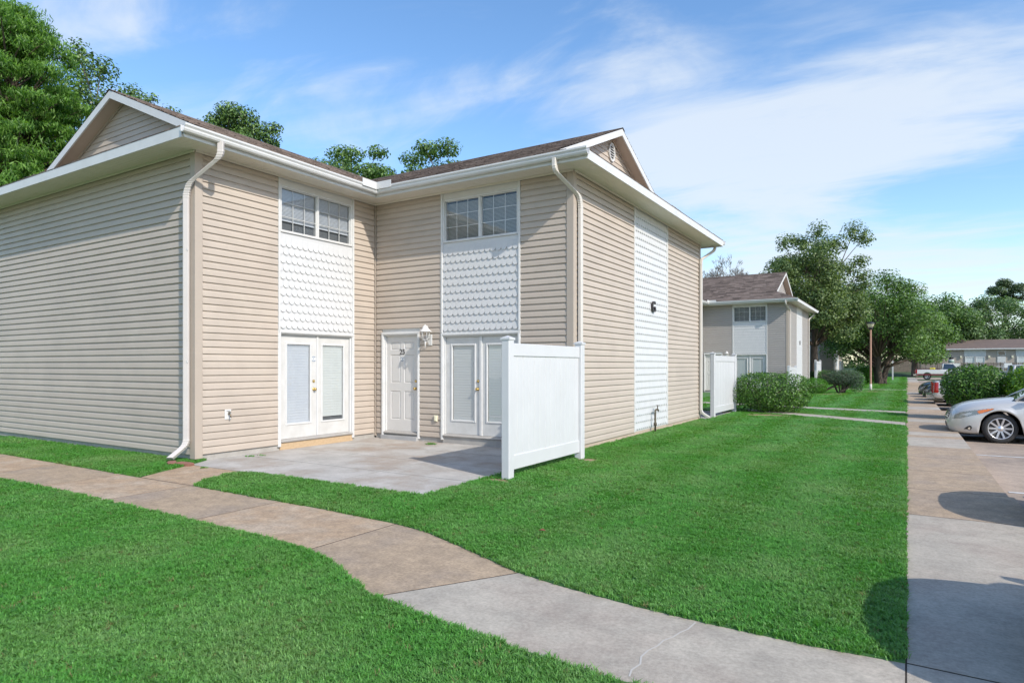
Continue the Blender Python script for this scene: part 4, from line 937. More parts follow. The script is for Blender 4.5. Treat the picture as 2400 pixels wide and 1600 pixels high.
tree('broadleaf_tree', 'thin topped tree just peeping over the left gable ridge', (-36.6, 19.8, -.05), blob_clumps(14.2, 2.3, 3.1, 34, .8, 8, hole=.5), 260, .17, MAG, .22, 9)
tree('broadleaf_tree', 'round crowned tree above the middle of the left roof', (-31.6, 22.2, -.05), blob_clumps(13.2, 2.1, 2.7, 44, .72, 21, hole=.45) + [((-2.9, .1, 14.6), (.6, .6, .95), .7), ((-2.7, .1, 13.6), (.7, .7, .8), .7), ((2.6, .2, 12.6), (.7, .7, .7), .6)], 430, .17, MAG, .22, 9.5)
tree('oak_tree', 'low spreading treetop above the valley where the two roofs meet', (-26.2, 26.5, -.05), blob_clumps(11.5, 2.3, 2.2, 34, .74, 31, hole=.7, flat=.55), 330, .17, OAK, .24, 8)
tree('oak_tree', 'treetop with a dense rounded head just left of the side gable roof', (-22.0, 28.6, -.05), blob_clumps(11.4, 3.0, 2.4, 34, .78, 37, hole=.7, flat=.55), 380, .17, OAK, .26, 8)
tree('oak_tree', 'tall loose crowned tree towering behind the second house', (-5.5, 49.6, -.05), blob_clumps(6.9, 3.5, 4.2, 95, 1.0, 41, hole=.62, bottom=-.85) + [((-1.9, -.6, 10.3), (.7, .7, .8), .6), ((.2, 0, 11.0), (.8, .8, .9), .8), ((2.4, .5, 10.9), (.9, .9, .8), .9), ((3.0, .6, 10.3), (.8, .8, .7), .7)], 560, .17, OAK2, .26, 5.2, hollow=1.7)
tree('oak_tree', 'broad dense shade tree with a forked trunk on the far lawn', (-1.8, 60.0, -.05), blob_clumps(5.1, 4.1, 3.3, 85, 1.2, 43, bottom=-.9) + [((2.6, -.8, 2.5), (1.1, 1.1, .7), .8), ((3.7, 0, 2.3), (1.1, 1.1, .6), .8), ((1.6, -1.5, 2.9), (1.0, 1.0, .6), .7), ((-2.6, -1.5, 3.0), (1.1, 1.1, .7), .8)] + [((.5, 0, 8.2), (1.2, 1.2, .9), 1), ((2.2, .3, 7.6), (1.2, 1.2, .8), 1)], 430, .19, OAK, .36, 2.3, trunks=3, flare=1.3)
tree('oak_tree', 'leafy tree standing close behind the broad shade tree to its left', (-7.2, 71.0, -.05), blob_clumps(5.8, 4.2, 3.6, 60, 1.3, 47, bottom=-.8), 330, .22, OAK2, .3, 3.4)
far = [(.9, 99, 6.9, 2.9, 3.2, 'dark tree standing left of the far single storey house'), (-9, 108, 9.5, 7, 5, 'wide tree behind the farther apartment house'), (2, 128, 10.5, 8, 5.2, 'large tree behind the left end of the far house'), (14, 136, 10.2, 8, 5, 'large tree behind the middle of the far house'), (27, 140, 9.8, 8, 4.6, 'large tree behind the right end of the far house'), (39, 140, 10.6, 8, 5.5, 'tree mass at the far right edge beyond the far house'), (-20, 122, 11, 8, 6, 'big tree far behind the second house roof'), (8.5, 128, 8.4, 4.5, 4.6, 'slimmer tree close behind the left end of the far house roof')]
for i, (x, y, cz, rx, rz, lb) in enumerate(far):
    tree('oak_tree', lb, (x, y, -.2), blob_clumps(cz - 1.5, rx, rz, 62, 1.7, 60 + i, bottom=-.9), 260, .36, FAR if i % 2 else OAK, .35, cz * .55)
wd = thing('far_wood', None, None, (0, 152, 0)); wd['kind'] = 'stuff'; wd['label'] = 'low dark green wood closing the view far behind the houses'
r_ = np.random.default_rng(77); C, Nn = clump_leaves([((r_.uniform(-75, 60), r_.uniform(-3, 8), r_.uniform(.5, 9.5)), (3.2, 2.5, 2.2), 1) for _ in range(230)], 150); leaf_cloud('leaves', wd, C, Nn, .55, FAR, .6)
# pine poking out above the wood
pc = []
for k in range(16):
    r_ = np.random.default_rng(90 + k); pc.append(((r_.normal(0, 1.6), r_.normal(0, 1.3), 14.3 + r_.normal(0, 1.1)), (1.3, 1.3, .8), 1))
pc += [((0, 0, 16.3), (1.4, 1.4, .9), 1.2), ((2.0, 0, 15.6), (1.2, 1.2, .8), 1), ((-1.6, 0, 15.4), (1.2, 1.2, .8), 1)]
tree('pine_tree', 'flat topped pine poking above the far wood on the right', (15.4, 146, 0), pc, 420, .42, PINE, .3, 15, aspect=.3)
# bare winter-like tree behind the second roof
bt = thing('bare_tree', 'leafless grey branched tree behind the left end of the second roof', 'tree', (-20.5, 85, 0)); bt.scale = (1.3, 1.3, 1.3); b = MB()
b.tube([(0, 0, -.3), (.1, 0, 3), (-.1, .1, 6.5)], [.3, .24, .15], 8); r_ = random.Random(4)
def bare(p, d, l, r, dep):
    q = p + d * l; b.tube([tuple(p), tuple(p.lerp(q, .5) + Vector((r_.uniform(-.1, .1), r_.uniform(-.1, .1), .05)) * l), tuple(q)], [r, r * .8, r * .6], 4)
    if dep:
        for _ in range(3 if dep > 2 else 4): e = (d + Vector((r_.uniform(-.75, .75), r_.uniform(-.75, .75), r_.uniform(-.2, .6)))).normalized(); bare(q, e, l * r_.uniform(.55, .8), max(.012, r * .55), dep - 1)
for k in range(5): bare(Vector((0, 0, 6.0)), Vector((math.cos(k * 1.25) * .7, math.sin(k * 1.25) * .7, 1)).normalized(), 1.9, .09, 5)
b.build('branches', mat('grey_bark', (.20, .18, .165), rough=.9), bt)

def shrub(label, loc, rx, ry, rz, zc, n, size, m, seed, name='shrub', stems=6, power=2.6, lump=.10, aspect=.55, group='clipped shrubs on the grounds', stem_r=.018, stemcol=None, dig=.55):
    r_ = np.random.default_rng(seed); T = thing(name, label, 'shrub', loc, group=group)
    d = r_.normal(0, 1, (n, 3)); d /= np.linalg.norm(d, axis=1, keepdims=True)
    sup = (np.abs(d) ** power).sum(1, keepdims=True) ** (-1 / power)          # superellipsoid: sheared, boxy crown
    a = np.arctan2(d[:, 1], d[:, 0]); ph = r_.uniform(0, 6.28, 6)
    w = 1 + lump * (np.sin(3 * a + ph[0] + 3 * d[:, 2]) + .7 * np.sin(5 * a + ph[1] - 4 * d[:, 2]) + .6 * np.sin(9 * a + ph[2] + 7 * d[:, 2]) + .5 * np.sin(13 * d[:, 2] + ph[3] + 7 * a))
    q = 1 - (r_.uniform(0, 1, n) ** 1.9) * dig + r_.normal(0, .025, n)
    C = d * sup * (w * q)[:, None] * np.array([rx, ry, rz]); C[:, 2] += zc
    keep = C[:, 2] > .05; C, d = C[keep], d[keep]; Nn = d + r_.normal(0, .6, d.shape); Nn[:, 2] += .3
    leaf_cloud('leaves', T, C, Nn, size, m, aspect)
    b = MB()
    for k in range(stems):
        t = 6.283 * k / stems + .3; p1 = (math.cos(t) * rx * .6, math.sin(t) * ry * .6, zc + rz * r_.uniform(-.1, .5)); limb(b, (math.cos(t) * .08, math.sin(t) * .08, -.15), p1, stem_r * 1.6, stem_r * .5, seg=6)
        for j in range(3): limb(b, Vector((math.cos(t) * .08, math.sin(t) * .08, -.15)).lerp(Vector(p1), .6), (p1[0] + r_.normal(0, rx * .3), p1[1] + r_.normal(0, ry * .3), zc + rz * r_.uniform(-.3, .7)), stem_r * .8, stem_r * .3, seg=4)
    b.build('stem', stemcol or BARK, T)
    return T
shrub('wide clipped hedge shrub by the white fence of the back patio', (-3.75, 21.9, 0), 1.22, .85, .62, .64, 15000, .062, HEDG, 1, lump=.05, stems=9, power=3.0, dig=.45)
shrub('small bright green ball shrub at the corner of the second house', (-4.25, 38.0, 0), .68, .6, .43, .43, 9000, .06, BRT, 2, lump=.02, power=2.3, aspect=.25, stems=4)
J = shrub('grey green juniper spreading on bent bare stems', (-3.0, 38.9, 0), 1.02, .8, .40, .88, 9500, .075, JUN, 3, name='juniper', lump=.07, aspect=.25, stems=5, stem_r=.04)
b = MB(); b.tube([(-1.15, -.3, -.08), (-.9, -.3, .10), (-.55, -.3, .28), (-.25, -.2, .45), (.1, 0, .7)], [.08, .07, .06, .05, .03], 8); b.tube([(-.15, -.35, -.05), (.05, -.35, .15), (.3, -.3, .28), (.5, -.2, .5)], [.06, .05, .04, .03], 8); b.build('bent_trunk', BARK, J)
C, Nn = clump_leaves([((.75, -.2, .5), (.4, .4, .45), 1)], 1300); leaf_cloud('leaves', J, C, Nn, .075, JUN, .25)
shrub('dark shrub behind the juniper at its left', (-4.75, 47.2, 0), .95, .8, .42, .75, 6500, .08, HEDG, 4, lump=.06)
shrub('glossy rounded shrub behind the juniper at its right', (-3.15, 47.6, 0), .85, .75, .52, .6, 6500, .08, BRT, 5, lump=.08, power=2.3)
shrub('upright green shrub left of the lamp post, farther back', (-2.9, 62.5, 0), 1.0, .9, .68, .75, 6500, .10, BRT, 6, lump=.05, power=2.5)
shrub('low dark shrub in front of the farther apartment house', (-4.3, 56, 0), 1.3, .8, .5, .5, 5000, .10, HEDG, 7)
shrub('clipped dark leaved shrub in the bed just beyond the silver car', (1.66, 22.2, -.1), .78, .76, .62, .98, 15000, .068, HEDG, 8, lump=.05, stems=7, stem_r=.025, power=2.5, stemcol=mat('pale_stem', (.38, .33, .28), rough=.8))
shrub('yellow green topped shrub at the right edge beyond the silver car', (3.0, 21.7, -.1), .80, .8, .62, .98, 13000, .068, LIME, 9, lump=.06, stems=6, stem_r=.02, power=2.4, stemcol=MATS['pale_stem'])
# fallen leaves and litter
for x, y, lb in [(-2.74, 4.95, 'single brown fallen leaf on the grass beside the garden path')]:
    o = MB().add([(-.035, 0, .0), (0, -.02, .012), (.04, .0, .005), (.0, .022, .018)], [(0, 1, 2, 3)]).build('fallen_leaf', mat('dead_leaf', (.25, .09, .05), rough=.7)); o.location = (x, y, .045); tag(o, lb, 'leaf')
# ------------------------------------------------------------------ white vinyl privacy fences
def fence(label, x, y0, y1, z0=-.02, top=1.80, planks=13, ptop=1.90):
    T = thing('privacy_fence', label, 'fence', (x, (y0 + y1) / 2, 0), group='white vinyl privacy fences'); f = F((0, -(y1 - y0) / 2, 0), (0, 1, 0), (1, 0, 0)); Ln = y1 - y0
    for a in (0, Ln):
        b = MB(f); c = .0635; b.add([(a - c, -c + .012, -.3), (a - c + .012, -c, -.3), (a + c - .012, -c, -.3), (a + c, -c + .012, -.3), (a + c, c - .012, -.3), (a + c - .012, c, -.3), (a - c + .012, c, -.3), (a - c, c - .012, -.3)] + [(p, q, ptop - .05) for p, q in [(a - c, -c + .012), (a - c + .012, -c), (a + c - .012, -c), (a + c, -c + .012), (a + c, c - .012), (a + c - .012, c), (a - c + .012, c), (a - c, c - .012)]], [tuple(range(8)), tuple(range(8, 16))] + [(i, (i + 1) % 8, 8 + (i + 1) % 8, 8 + i) for i in range(8)])
        po = b.build('post', VINYL, T)
        b = MB(f); e = .073; b.box(a - e, a + e, -e, e, ptop - .058, ptop - .032); b.add([(a - e + .004, -e + .004, ptop - .032), (a + e - .004, -e + .004, ptop - .032), (a + e - .004, e - .004, ptop - .032), (a - e + .004, e - .004, ptop - .032), (a, 0, ptop)], [(0, 1, 4), (1, 2, 4), (2, 3, 4), (3, 0, 4)]); b.build('post_cap', VINYL, po)
    r0, r1 = .06, Ln - .06
    for (a, c) in ((top - .17, top), (.12, .31)):
        MB(f).prism([(-.022, a), (.022, a), (.026, a + .006), (.026, c - .006), (.022, c), (-.022, c), (-.026, c - .006), (-.026, a + .006)], r0, r1).build('rail', VINYL, T)
    w = (r1 - r0) / planks
    for k in range(planks):
        a = r0 + k * w; MB(f).add([(a, -.01, .30), (a + w, -.01, .30), (a + w, .002, .30), (a + w - .008, .012, .30), (a + .008, .012, .30), (a, .002, .30), (a, -.01, top - .165), (a + w, -.01, top - .165), (a + w, .002, top - .165), (a + w - .008, .012, top - .165), (a + .008, .012, top - .165), (a, .002, top - .165)],
                              [tuple(range(6)), tuple(range(6, 12))] + [(i, (i + 1) % 6, 6 + (i + 1) % 6, 6 + i) for i in range(6)]).build('plank', VINYL, T)
    return T
fence('white privacy fence screening the patio of door number 25', -4.47, 7.15, 9.33)
fence('white privacy fence beyond the near house beside the wide hedge shrub', -4.74, 18.72, 21.4)
fence('short white privacy fence at the corner of the second house', -4.9, 33.8, 36.1, top=1.44, ptop=1.52)
fence('white privacy fence behind the second house under the tall tree', -5.0, 45.6, 48.2)
fence('distant white privacy fence in front of the farther apartment house', -4.6, 58.6, 61)
# posts on the far lawn
def wpost(label, x, y, h):
    T = thing('white_post', label, 'post', (x, y, 0)); b = MB(); b.box(-.07, .07, -.07, .07, -.2, h); b.build('shaft', VINYL, T); b = MB(); b.add([(-.08, -.08, h), (.08, -.08, h), (.08, .08, h), (-.08, .08, h), (0, 0, h + .07)], [(0, 1, 2, 3), (0, 1, 4), (1, 2, 4), (2, 3, 4), (3, 0, 4)]); b.build('post_cap', VINYL, T)
wpost('lone white post on the lawn right of the forked tree', -1.2, 78, 1.95)
# lamp post
lp = thing('lamp_post', 'slim reddish brown lamp post with a flared black topped head', 'street lamp', (-1.83, 44.4, 0))
b = MB(); b.tube([(0, 0, -.2), (0, 0, .45), (0, 0, .46), (0, 0, 3.72)], [.068, .062, .055, .05], 10); b.build('pole', POLEB, lp)
b = MB(); b.tube([(0, 0, -.05), (0, 0, .40)], .066, 10); b.build('base_sleeve', mat('pale_sleeve', (.6, .55, .5), rough=.7), lp)
b = MB(); b.lathe(0, 0, [(.06, 3.68), (.10, 3.74), (.13, 3.80), (.12, 3.83)], 12); b.build('lamp_collar', BLACK, lp)
b = MB(); b.lathe(0, 0, [(.12, 3.83), (.20, 4.02), (.205, 4.04)], 12); b.build('lamp_glass', mat('lamp_glass_cream', (.62, .60, .42), rough=.3), lp)
b = MB(); b.lathe(0, 0, [(.24, 4.035), (.245, 4.06), (.16, 4.12), (.05, 4.15), (.005, 4.16)], 12); b.build('lamp_cap', BLACK, lp)
# terracotta pieces under the downspout
for k, (x, y, rz, sx, lb) in enumerate([(-9.24, 5.62, .4, 1.0, 'broken red brick lying at the corner of the near house under the downspout'), (-9.48, 5.56, -.5, .8, 'smaller reddish brick chunk beside the broken brick at the house corner')]):
    r_ = random.Random(k); q = [(-.12 * sx, -.05), (-.02, -.07), (.12 * sx, -.055), (.13 * sx, .03), (.04, .06), (-.11 * sx, .055)]
    o = MB().slab(q, -.02, .05, .012).build('brick', TERRA); o.location = (x, y, .0); o.rotation_euler = (.03, .06, rz); tag(o, lb, 'brick')

# ------------------------------------------------------------------ vehicles (local x forward from the front axle, y left, z up from the road)
def interp(K, x):
    """smooth interpolation through key rows [(x, v...)]"""
    xs_ = [k[0] for k in K]; out = []
    i = max(0, min(len(K) - 2, int(np.searchsorted(xs_, x)) - 1)); t = (x - xs_[i]) / (xs_[i + 1] - xs_[i]); t = max(0, min(1, t))
    for j in range(1, len(K[0])):
        p1, p2 = K[i][j], K[i + 1][j]; h = xs_[i + 1] - xs_[i]
        m1 = (K[i + 1][j] - K[i - 1][j]) / (xs_[i + 1] - xs_[i - 1]) * h if i > 0 else (p2 - p1)
        m2 = (K[i + 2][j] - K[i][j]) / (xs_[i + 2] - xs_[i]) * h if i + 2 < len(K) else (p2 - p1)
        out.append((2 * t ** 3 - 3 * t ** 2 + 1) * p1 + (t ** 3 - 2 * t ** 2 + t) * m1 + (-2 * t ** 3 + 3 * t ** 2) * p2 + (t ** 3 - t ** 2) * m2)
    return out
def car_body(T, K, axles, R_arch, zw, m, boxy=0.0, name='body'):
    """lofted shell: K rows (x, z_top, z_shoulder, half_width, z_bottom)"""
    x0, x1 = K[0][0], K[-1][0]; xs_ = []
    n = int((x1 - x0) / .04); xs_ = [x0 + (x1 - x0) * i / n for i in range(n + 1)]
    rows = []
    for x in xs_:
        zt, zs, w, zb = interp(K, x); arch = -9
        for ax in axles:
            d = abs(x - ax)
            if d < R_arch: arch = max(arch, zw + math.sqrt(R_arch ** 2 - d ** 2))
        za = max(zb, arch); h = zs - zb; flare = .018 if arch > zb else 0
        def hz(t): return max(zb + t * h, za + .0)
        P = [(0, max(zb, za)), (w - .30 if w > .4 else w * .3, max(zb, za)), (w - .04, max(zb, za) + .0), (w + flare * .7, max(zb + .05, za + .012)), (w + .012, max(zb + .28 * h, za + .03)), (w + .014, max(zb + .5 * h, za + .05)), (w + .004 - .0, max(zb + .70 * h, za + .06)), (w - .012, max(zb + .86 * h, za + .065)), (w - .035 + boxy * .02, max(zs - .02, za + .07)), (w - .075 + boxy * .04, zs + .004), (w - .13 + boxy * .03, zs + .018 + .1 * (zt - zs)), (w * .62, zs + .018 + .72 * (zt - zs - .018)), (w * .32, zs + .94 * (zt - zs)), (0, zt)]
        rows.append([(x, y, z) for y, z in P] + [(x, -y, z) for y, z in P[-2:0:-1]])
    m_ = len(rows[0]); b = MB(); b.add([p for r in rows for p in r], [], raw=True)
    for i in range(len(rows) - 1):
        for j in range(m_):
            j2 = (j + 1) % m_; b.q.append([i * m_ + j, i * m_ + j2, (i + 1) * m_ + j2, (i + 1) * m_ + j]); b.m.append(1 if (j in (0, 1) or j in (m_ - 1, m_ - 2)) else 0); b.smooth.append(True)
    b.q.append(list(range(m_))); b.m.append(0); b.smooth.append(False); b.q.append([(len(rows) - 1) * m_ + j for j in range(m_)]); b.m.append(0); b.smooth.append(False)
    me = b.mesh(name, [m, PLAST]); o = link(name, me, T)
    return o, BVHTree.FromPolygons([tuple(v.co) for v in me.vertices], [list(p.vertices) for p in me.polygons])
def decal(T, bvh, name, poly, m, side=1, cell=.012, lift=.004, mode='side', label=None, skew=0.0):
    """thin shaped piece laid on the body: poly in (x,z) seen from the side or (y,z) seen from the front"""
    us = [p[0] for p in poly]; vs = [p[1] for p in poly]; nu = int((max(us) - min(us)) / cell) + 1; nv = int((max(vs) - min(vs)) / cell) + 1; b = MB(); idx = {}
    def inside(u, v):
        r = False
        for i in range(len(poly)):
            (a, c), (d, e) = poly[i], poly[(i + 1) % len(poly)]
            if (c > v) != (e > v) and u < (d - a) * (v - c) / (e - c) + a: r = not r
        return r
    def vert(i, j):
        if (i, j) in idx: return idx[(i, j)]
        u, v = min(us) + i * cell, min(vs) + j * cell
        if mode == 'side': o_, d_ = Vector((u + skew, 2 * side, v)), Vector((-skew / 2, -side, 0)).normalized()
        else: o_, d_ = Vector((3 * side, u, v)), Vector((-side, 0, 0))
        h = bvh.ray_cast(o_, d_)
        if h[0] is None: idx[(i, j)] = None; return None
        nn = h[1] if h[1].dot(d_) < 0 else -h[1]
        idx[(i, j)] = len(b.v); b.v.append(h[0] + nn * lift); return idx[(i, j)]
    for i in range(nu):
        for j in range(nv):
            if inside(min(us) + (i + .5) * cell, min(vs) + (j + .5) * cell):
                q = [vert(i, j), vert(i + 1, j), vert(i + 1, j + 1), vert(i, j + 1)]
                if None not in q: b.q.append(q); b.m.append(0); b.smooth.append(True)
    if b.q: return b.build(name, m, T, label=label)
def wheel(T, x, y, zw, R_, side, spokes=10, rimr=.235, hub=RIM, steer=0):
    """tyre and spoked rim, outer face towards side*y"""
    f = F((0, 0, 0), (1, 0, 0), (0, side, 0)); w = .215
    b = MB(f); b.lathe(0, 0, [(rimr, -w), (R_ - .02, -w), (R_, -w + .03), (R_, -.035), (R_ - .012, -.012), (R_ - .05, 0), (rimr + .012, .0), (rimr, -.012), (rimr - .004, -.03)], 48, 'o', 0)
    ty = b.build('wheel', RUBBER, T, (x, y, zw)); ty.rotation_euler = (0, 0, steer)
    b = MB(f); b.lathe(0, 0, [(rimr, -w + .01), (rimr, -.01), (rimr - .006, -.002), (rimr - .018, -.006), (rimr - .022, -.03), (rimr - .03, -.12), (.07, -.12)], 48, 'o', 0)
    for k in range(spokes):
        a = 2 * math.pi * k / spokes; c, s_ = math.cos(a), math.sin(a)
        def pt(r, t, o): return (c * r - s_ * t, o, s_ * r + c * t)
        b.add([pt(.045, -.020, -.02), pt(.045, .020, -.02), pt(rimr - .012, .017, -.008), pt(rimr - .012, -.017, -.008), pt(.045, -.026, -.05), pt(.045, .026, -.05), pt(rimr - .012, .024, -.04), pt(rimr - .012, -.024, -.04)], [(0, 1, 2, 3), (4, 5, 6, 7), (0, 1, 5, 4), (1, 2, 6, 5), (2, 3, 7, 6), (3, 0, 4, 7)])
    b.lathe(0, 0, [(.062, -.06), (.062, -.022), (.045, -.012), (.034, -.010), (.030, -.006), (.004, -.004)], 24, 'o', 0)
    b.build('rim', hub, ty)
    b = MB(f); b.lathe(0, 0, [(.15, -.11), (.15, -.095)], 24, 'o', 0); b.build('brake_disc', IRON, ty)
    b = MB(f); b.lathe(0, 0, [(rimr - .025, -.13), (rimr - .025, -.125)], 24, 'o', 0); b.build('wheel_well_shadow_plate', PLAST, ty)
def greenhouse(T, xs4, zb, zr, wb, wr, paint, pillars=(), zbr=None):
    """cabin: xs4 = windshield base, roof front, roof rear, rear glass base"""
    a, b_, c, d = xs4; zbr = zbr or zb
    g = MB(); g.add([(a, -wb + .12, zb), (a, wb - .12, zb), (a - .25, -wb, zb), (a - .25, wb, zb), (b_, -wr, zr), (b_, wr, zr), (c, -wr, zr), (c, wr, zr), (d + .1, -wb, zbr), (d + .1, wb, zbr), (d, -wb + .15, zbr), (d, wb - .15, zbr)],
                    [(0, 1, 5, 4), (2, 0, 4), (1, 3, 5), (2, 4, 6, 8), (3, 9, 7, 5), (8, 6, 10), (9, 11, 7), (6, 7, 11, 10), (0, 2, 8, 10, 11, 9, 3, 1)])
    g.build('windows', CGLASS, T)
    r = MB(); 
    r.add([(b_ + .04, -wr - .004, zr - .03), (b_ + .02, 0, zr + .012), (b_ + .04, wr + .004, zr - .03), (c - .04, wr + .004, zr - .03), (c - .02, 0, zr + .012), (c - .04, -wr - .004, zr - .03),
           ((b_ + .0), -wr * .75, zr + .018), ((b_ + .0), wr * .75, zr + .018), (c, wr * .75, zr + .018), (c, -wr * .75, zr + .018), ((b_ + c) / 2, -wr * .7, zr + .045), ((b_ + c) / 2, wr * .7, zr + .045)],
          [(0, 6, 10, 9, 5), (6, 7, 11, 10), (7, 2, 3, 8, 11), (10, 11, 8, 9), (0, 1, 7, 6), (1, 2, 7), (5, 9, 8, 4), (4, 8, 3)])
    for s_ in (-1, 1):
        for (p, q, t) in (((a - .05, s_ * (wb - .07), zb), (b_ + .02, s_ * (wr - .01), zr - .01), .028), ((b_ + .03, s_ * wr, zr - .012), (c - .03, s_ * wr, zr - .012), .024), ((c, s_ * wr, zr - .01), (d + .08, s_ * (wb - .05), zbr), .045)):
            r.tube([p, tuple((Vector(p) + Vector(q)) / 2 + Vector((0, s_ * .004, .008))), q], t, 6)
        for px in pillars:
            tt = .5; r.tube([(px, s_ * (wb + .004), zb), (px - .06, s_ * (wr + .012), zr - .02)], .024, 4)
    return r.build('roof', paint, T)
def sedan(label, loc, rz, paint, group='cars parked along the sidewalk', detail=True, sc=1.0, cat='car'):
    T = thing('parked_car', label, cat, loc, rz, group); T.scale = (1, 1, sc)
    K = [(-3.86, .62, .58, .50, .42), (-3.82, .90, .84, .70, .32), (-3.68, 1.02, .96, .82, .27), (-3.3, 1.07, 1.01, .885, .22), (-2.775, 1.06, 1.0, .905, .2), (-2.0, 1.0, .965, .915, .19), (-1.0, .985, .945, .915, .19), (-.45, 1.0, .915, .912, .19), (-.1, .975, .875, .91, .19), (.25, .93, .82, .895, .19), (.5, .88, .765, .865, .19), (.68, .82, .70, .81, .19), (.80, .755, .645, .73, .20), (.88, .68, .58, .62, .22), (.93, .60, .52, .50, .25), (.95, .54, .48, .42, .30)]
    body, bvh = car_body(T, K, (0, -2.775), .375, .33, paint)
    for x in (0, -2.775):
        for s_ in (1, -1): wheel(T, x, s_ * .885, .325, .325, s_, steer=(.10 if x == 0 else 0))
    greenhouse(T, (-.22, -1.12, -2.35, -3.2), .945, 1.44, .83, .60, paint, pillars=(-1.45,), zbr=1.0)
    for s_ in (1, -1):
        decal(T, bvh, 'headlight', [(.865, .500), (.80, .600), (.70, .655), (.45, .715), (.13, .765), (.10, .750), (.22, .690), (.42, .620), (.60, .565), (.72, .515)], LAMPG, s_)
        if detail:
            decal(T, bvh, 'indicator_lens', [(.34, .722), (.14, .760), (.12, .752), (.22, .696), (.38, .640), (.42, .69)], AMBER, s_, lift=.0065)
            decal(T, bvh, 'headlight_reflector', [(.70, .600), (.56, .66), (.50, .64), (.60, .58)], mat('lamp_reflector', (.55, .56, .55), rough=.35, metal=.3), s_, lift=.006)
            decal(T, bvh, 'fog_lamp', [(.66, .285), (.60, .345), (.53, .375), (.51, .33), (.53, .27)], PLAST, s_)
            decal(T, bvh, 'fog_lamp_bezel', [(.585, .29), (.565, .33), (.54, .33), (.54, .285)], CHROME, s_, lift=.008, cell=.009)
        decal(T, bvh, 'door_seam', [(-.50, .25), (-.505, .25), (-.53, .88), (-.518, .88)], PLAST, s_, cell=.009, lift=.003)
        decal(T, bvh, 'tail_light', [(-3.80, .72), (-3.80, .90), (-3.5, .94), (-3.42, .88), (-3.6, .74)], REDL, s_)
        m_ = MB(); m_.add([(-.52, s_ * .88, .93), (-.50, s_ * 1.0, .94), (-.50, s_ * 1.02, 1.06), (-.53, s_ * .94, 1.07), (-.62, s_ * .9, .95), (-.60, s_ * 1.0, .96), (-.60, s_ * 1.02, 1.05), (-.62, s_ * .94, 1.06)], [(0, 1, 2, 3), (4, 5, 6, 7), (0, 1, 5, 4), (1, 2, 6, 5), (2, 3, 7, 6), (3, 0, 4, 7)]); m_.build('side_mirror', paint, T)
    decal(T, bvh, 'grille', [(-.38, .47), (-.42, .60), (-.36, .665), (.36, .665), (.42, .60), (.38, .47)], PLAST, 1, mode='front', cell=.02)
    if detail:
        for z in (.52, .565, .61): decal(T, bvh, 'grille_bar', [(-.44, z), (.44, z), (.44, z + .022), (-.44, z + .022)], CHROME, 1, mode='front', cell=.011, lift=.016)
        decal(T, bvh, 'lower_intake', [(-.40, .28), (-.36, .38), (.36, .38), (.40, .28)], PLAST, 1, mode='front', cell=.02)
    l = MB(); l.box(-.62, .52, -.80, .80, .16, .20); l.build('undertray', PLAST, T)
    return T
def pickup(label, loc, rz, paint, two=None, load=False):
    T = thing('pickup_truck', label, 'pickup truck', loc, rz, 'cars parked along the sidewalk')
    K = [(-4.55, .98, .97, .90, .62), (-4.5, 1.12, 1.11, .96, .52), (-4.3, 1.14, 1.13, .985, .48), (-2.2, 1.14, 1.13, .99, .45), (-2.0, 1.14, 1.13, .99, .42), (-.5, 1.15, 1.12, .99, .42), (0, 1.13, 1.07, .98, .42), (.5, 1.10, 1.02, .96, .42), (.8, 1.04, .97, .90, .45), (.9, .92, .88, .82, .5)]
    body, bvh = car_body(T, K, (0, -3.45), .44, .38, paint, boxy=1)
    for x in (0, -3.45):
        for s_ in (1, -1): wheel(T, x, s_ * .95, .37, .37, s_, spokes=6, rimr=.21)
    greenhouse(T, (-.55, -1.15, -2.0, -2.15), 1.12, 1.76, .93, .74, paint, pillars=())
    b = MB(); b.box(-4.42, -2.25, -.82, .82, 1.138, 1.150); b.build('bed_floor', PLAST, T)
    b = MB(); b.box(-4.75, -4.5, -.90, .90, .46, .62); b.build('bumper', CHROME, T)
    for s_ in (1, -1):
        decal(T, bvh, 'tail_light', [(-4.535, .70), (-4.535, 1.10), (-4.38, 1.10), (-4.38, .70)], REDL, s_, lift=.008, cell=.02)
        b = MB(); b.box(-4.585, -4.53, s_ * .80 - .08, s_ * .80 + .08, .68, 1.08); b.build('tail_light', REDL, T)
        b = MB(); b.box(-4.590, -4.586, s_ * .80 - .07, s_ * .80 + .07, .84, .90); b.build('reversing_light', AMBER, T)
    if two:
        b = MB(); b.box(-4.45, .55, .995, 1.004, .5, .66); b.box(-4.45, .55, -1.004, -.995, .5, .66); b.build('lower_stripe', two, T)
        b = MB(); b.box(-4.5, -2.25, .90, .985, 1.135, 1.17); b.box(-4.5, -2.25, -.985, -.90, 1.135, 1.17); b.build('bed_rail', two, T)
    if load:
        b = MB(); b.slab([(-3.2, -.7), (-2.8, -.75), (-2.7, -.4), (-3.1, -.35)], 1.15, 1.32, .04); b.build('yellow_bundle', mat('yellow_cloth', (.75, .65, .08), rough=.8), T)
    return T
PI = math.pi
sedan('silver sedan nosing over the sidewalk at the right edge', (1.76, 18.42, lz(17.8)), PI, SILVER)
sedan('silver sedan parked out at the right whose rounded shadow falls on the tan sidewalk', (2.08, 8.2, lz(8)), PI, SILVER, detail=False, sc=1.16)
sedan('dark wagon parked nearest the camera whose shadow crosses the grey sidewalk', (1.60, 4.12, lz(4)), PI, DARKP, detail=False, sc=1.24)
pickup('silver pickup truck backed to the sidewalk beyond the clipped shrub', (5.45, 30.9, lz(31)), 0, SILVER)
sedan('olive dark sedan parked just beyond the silver pickup', (1.75, 34.0, lz(34)), PI, GREENP, detail=False)
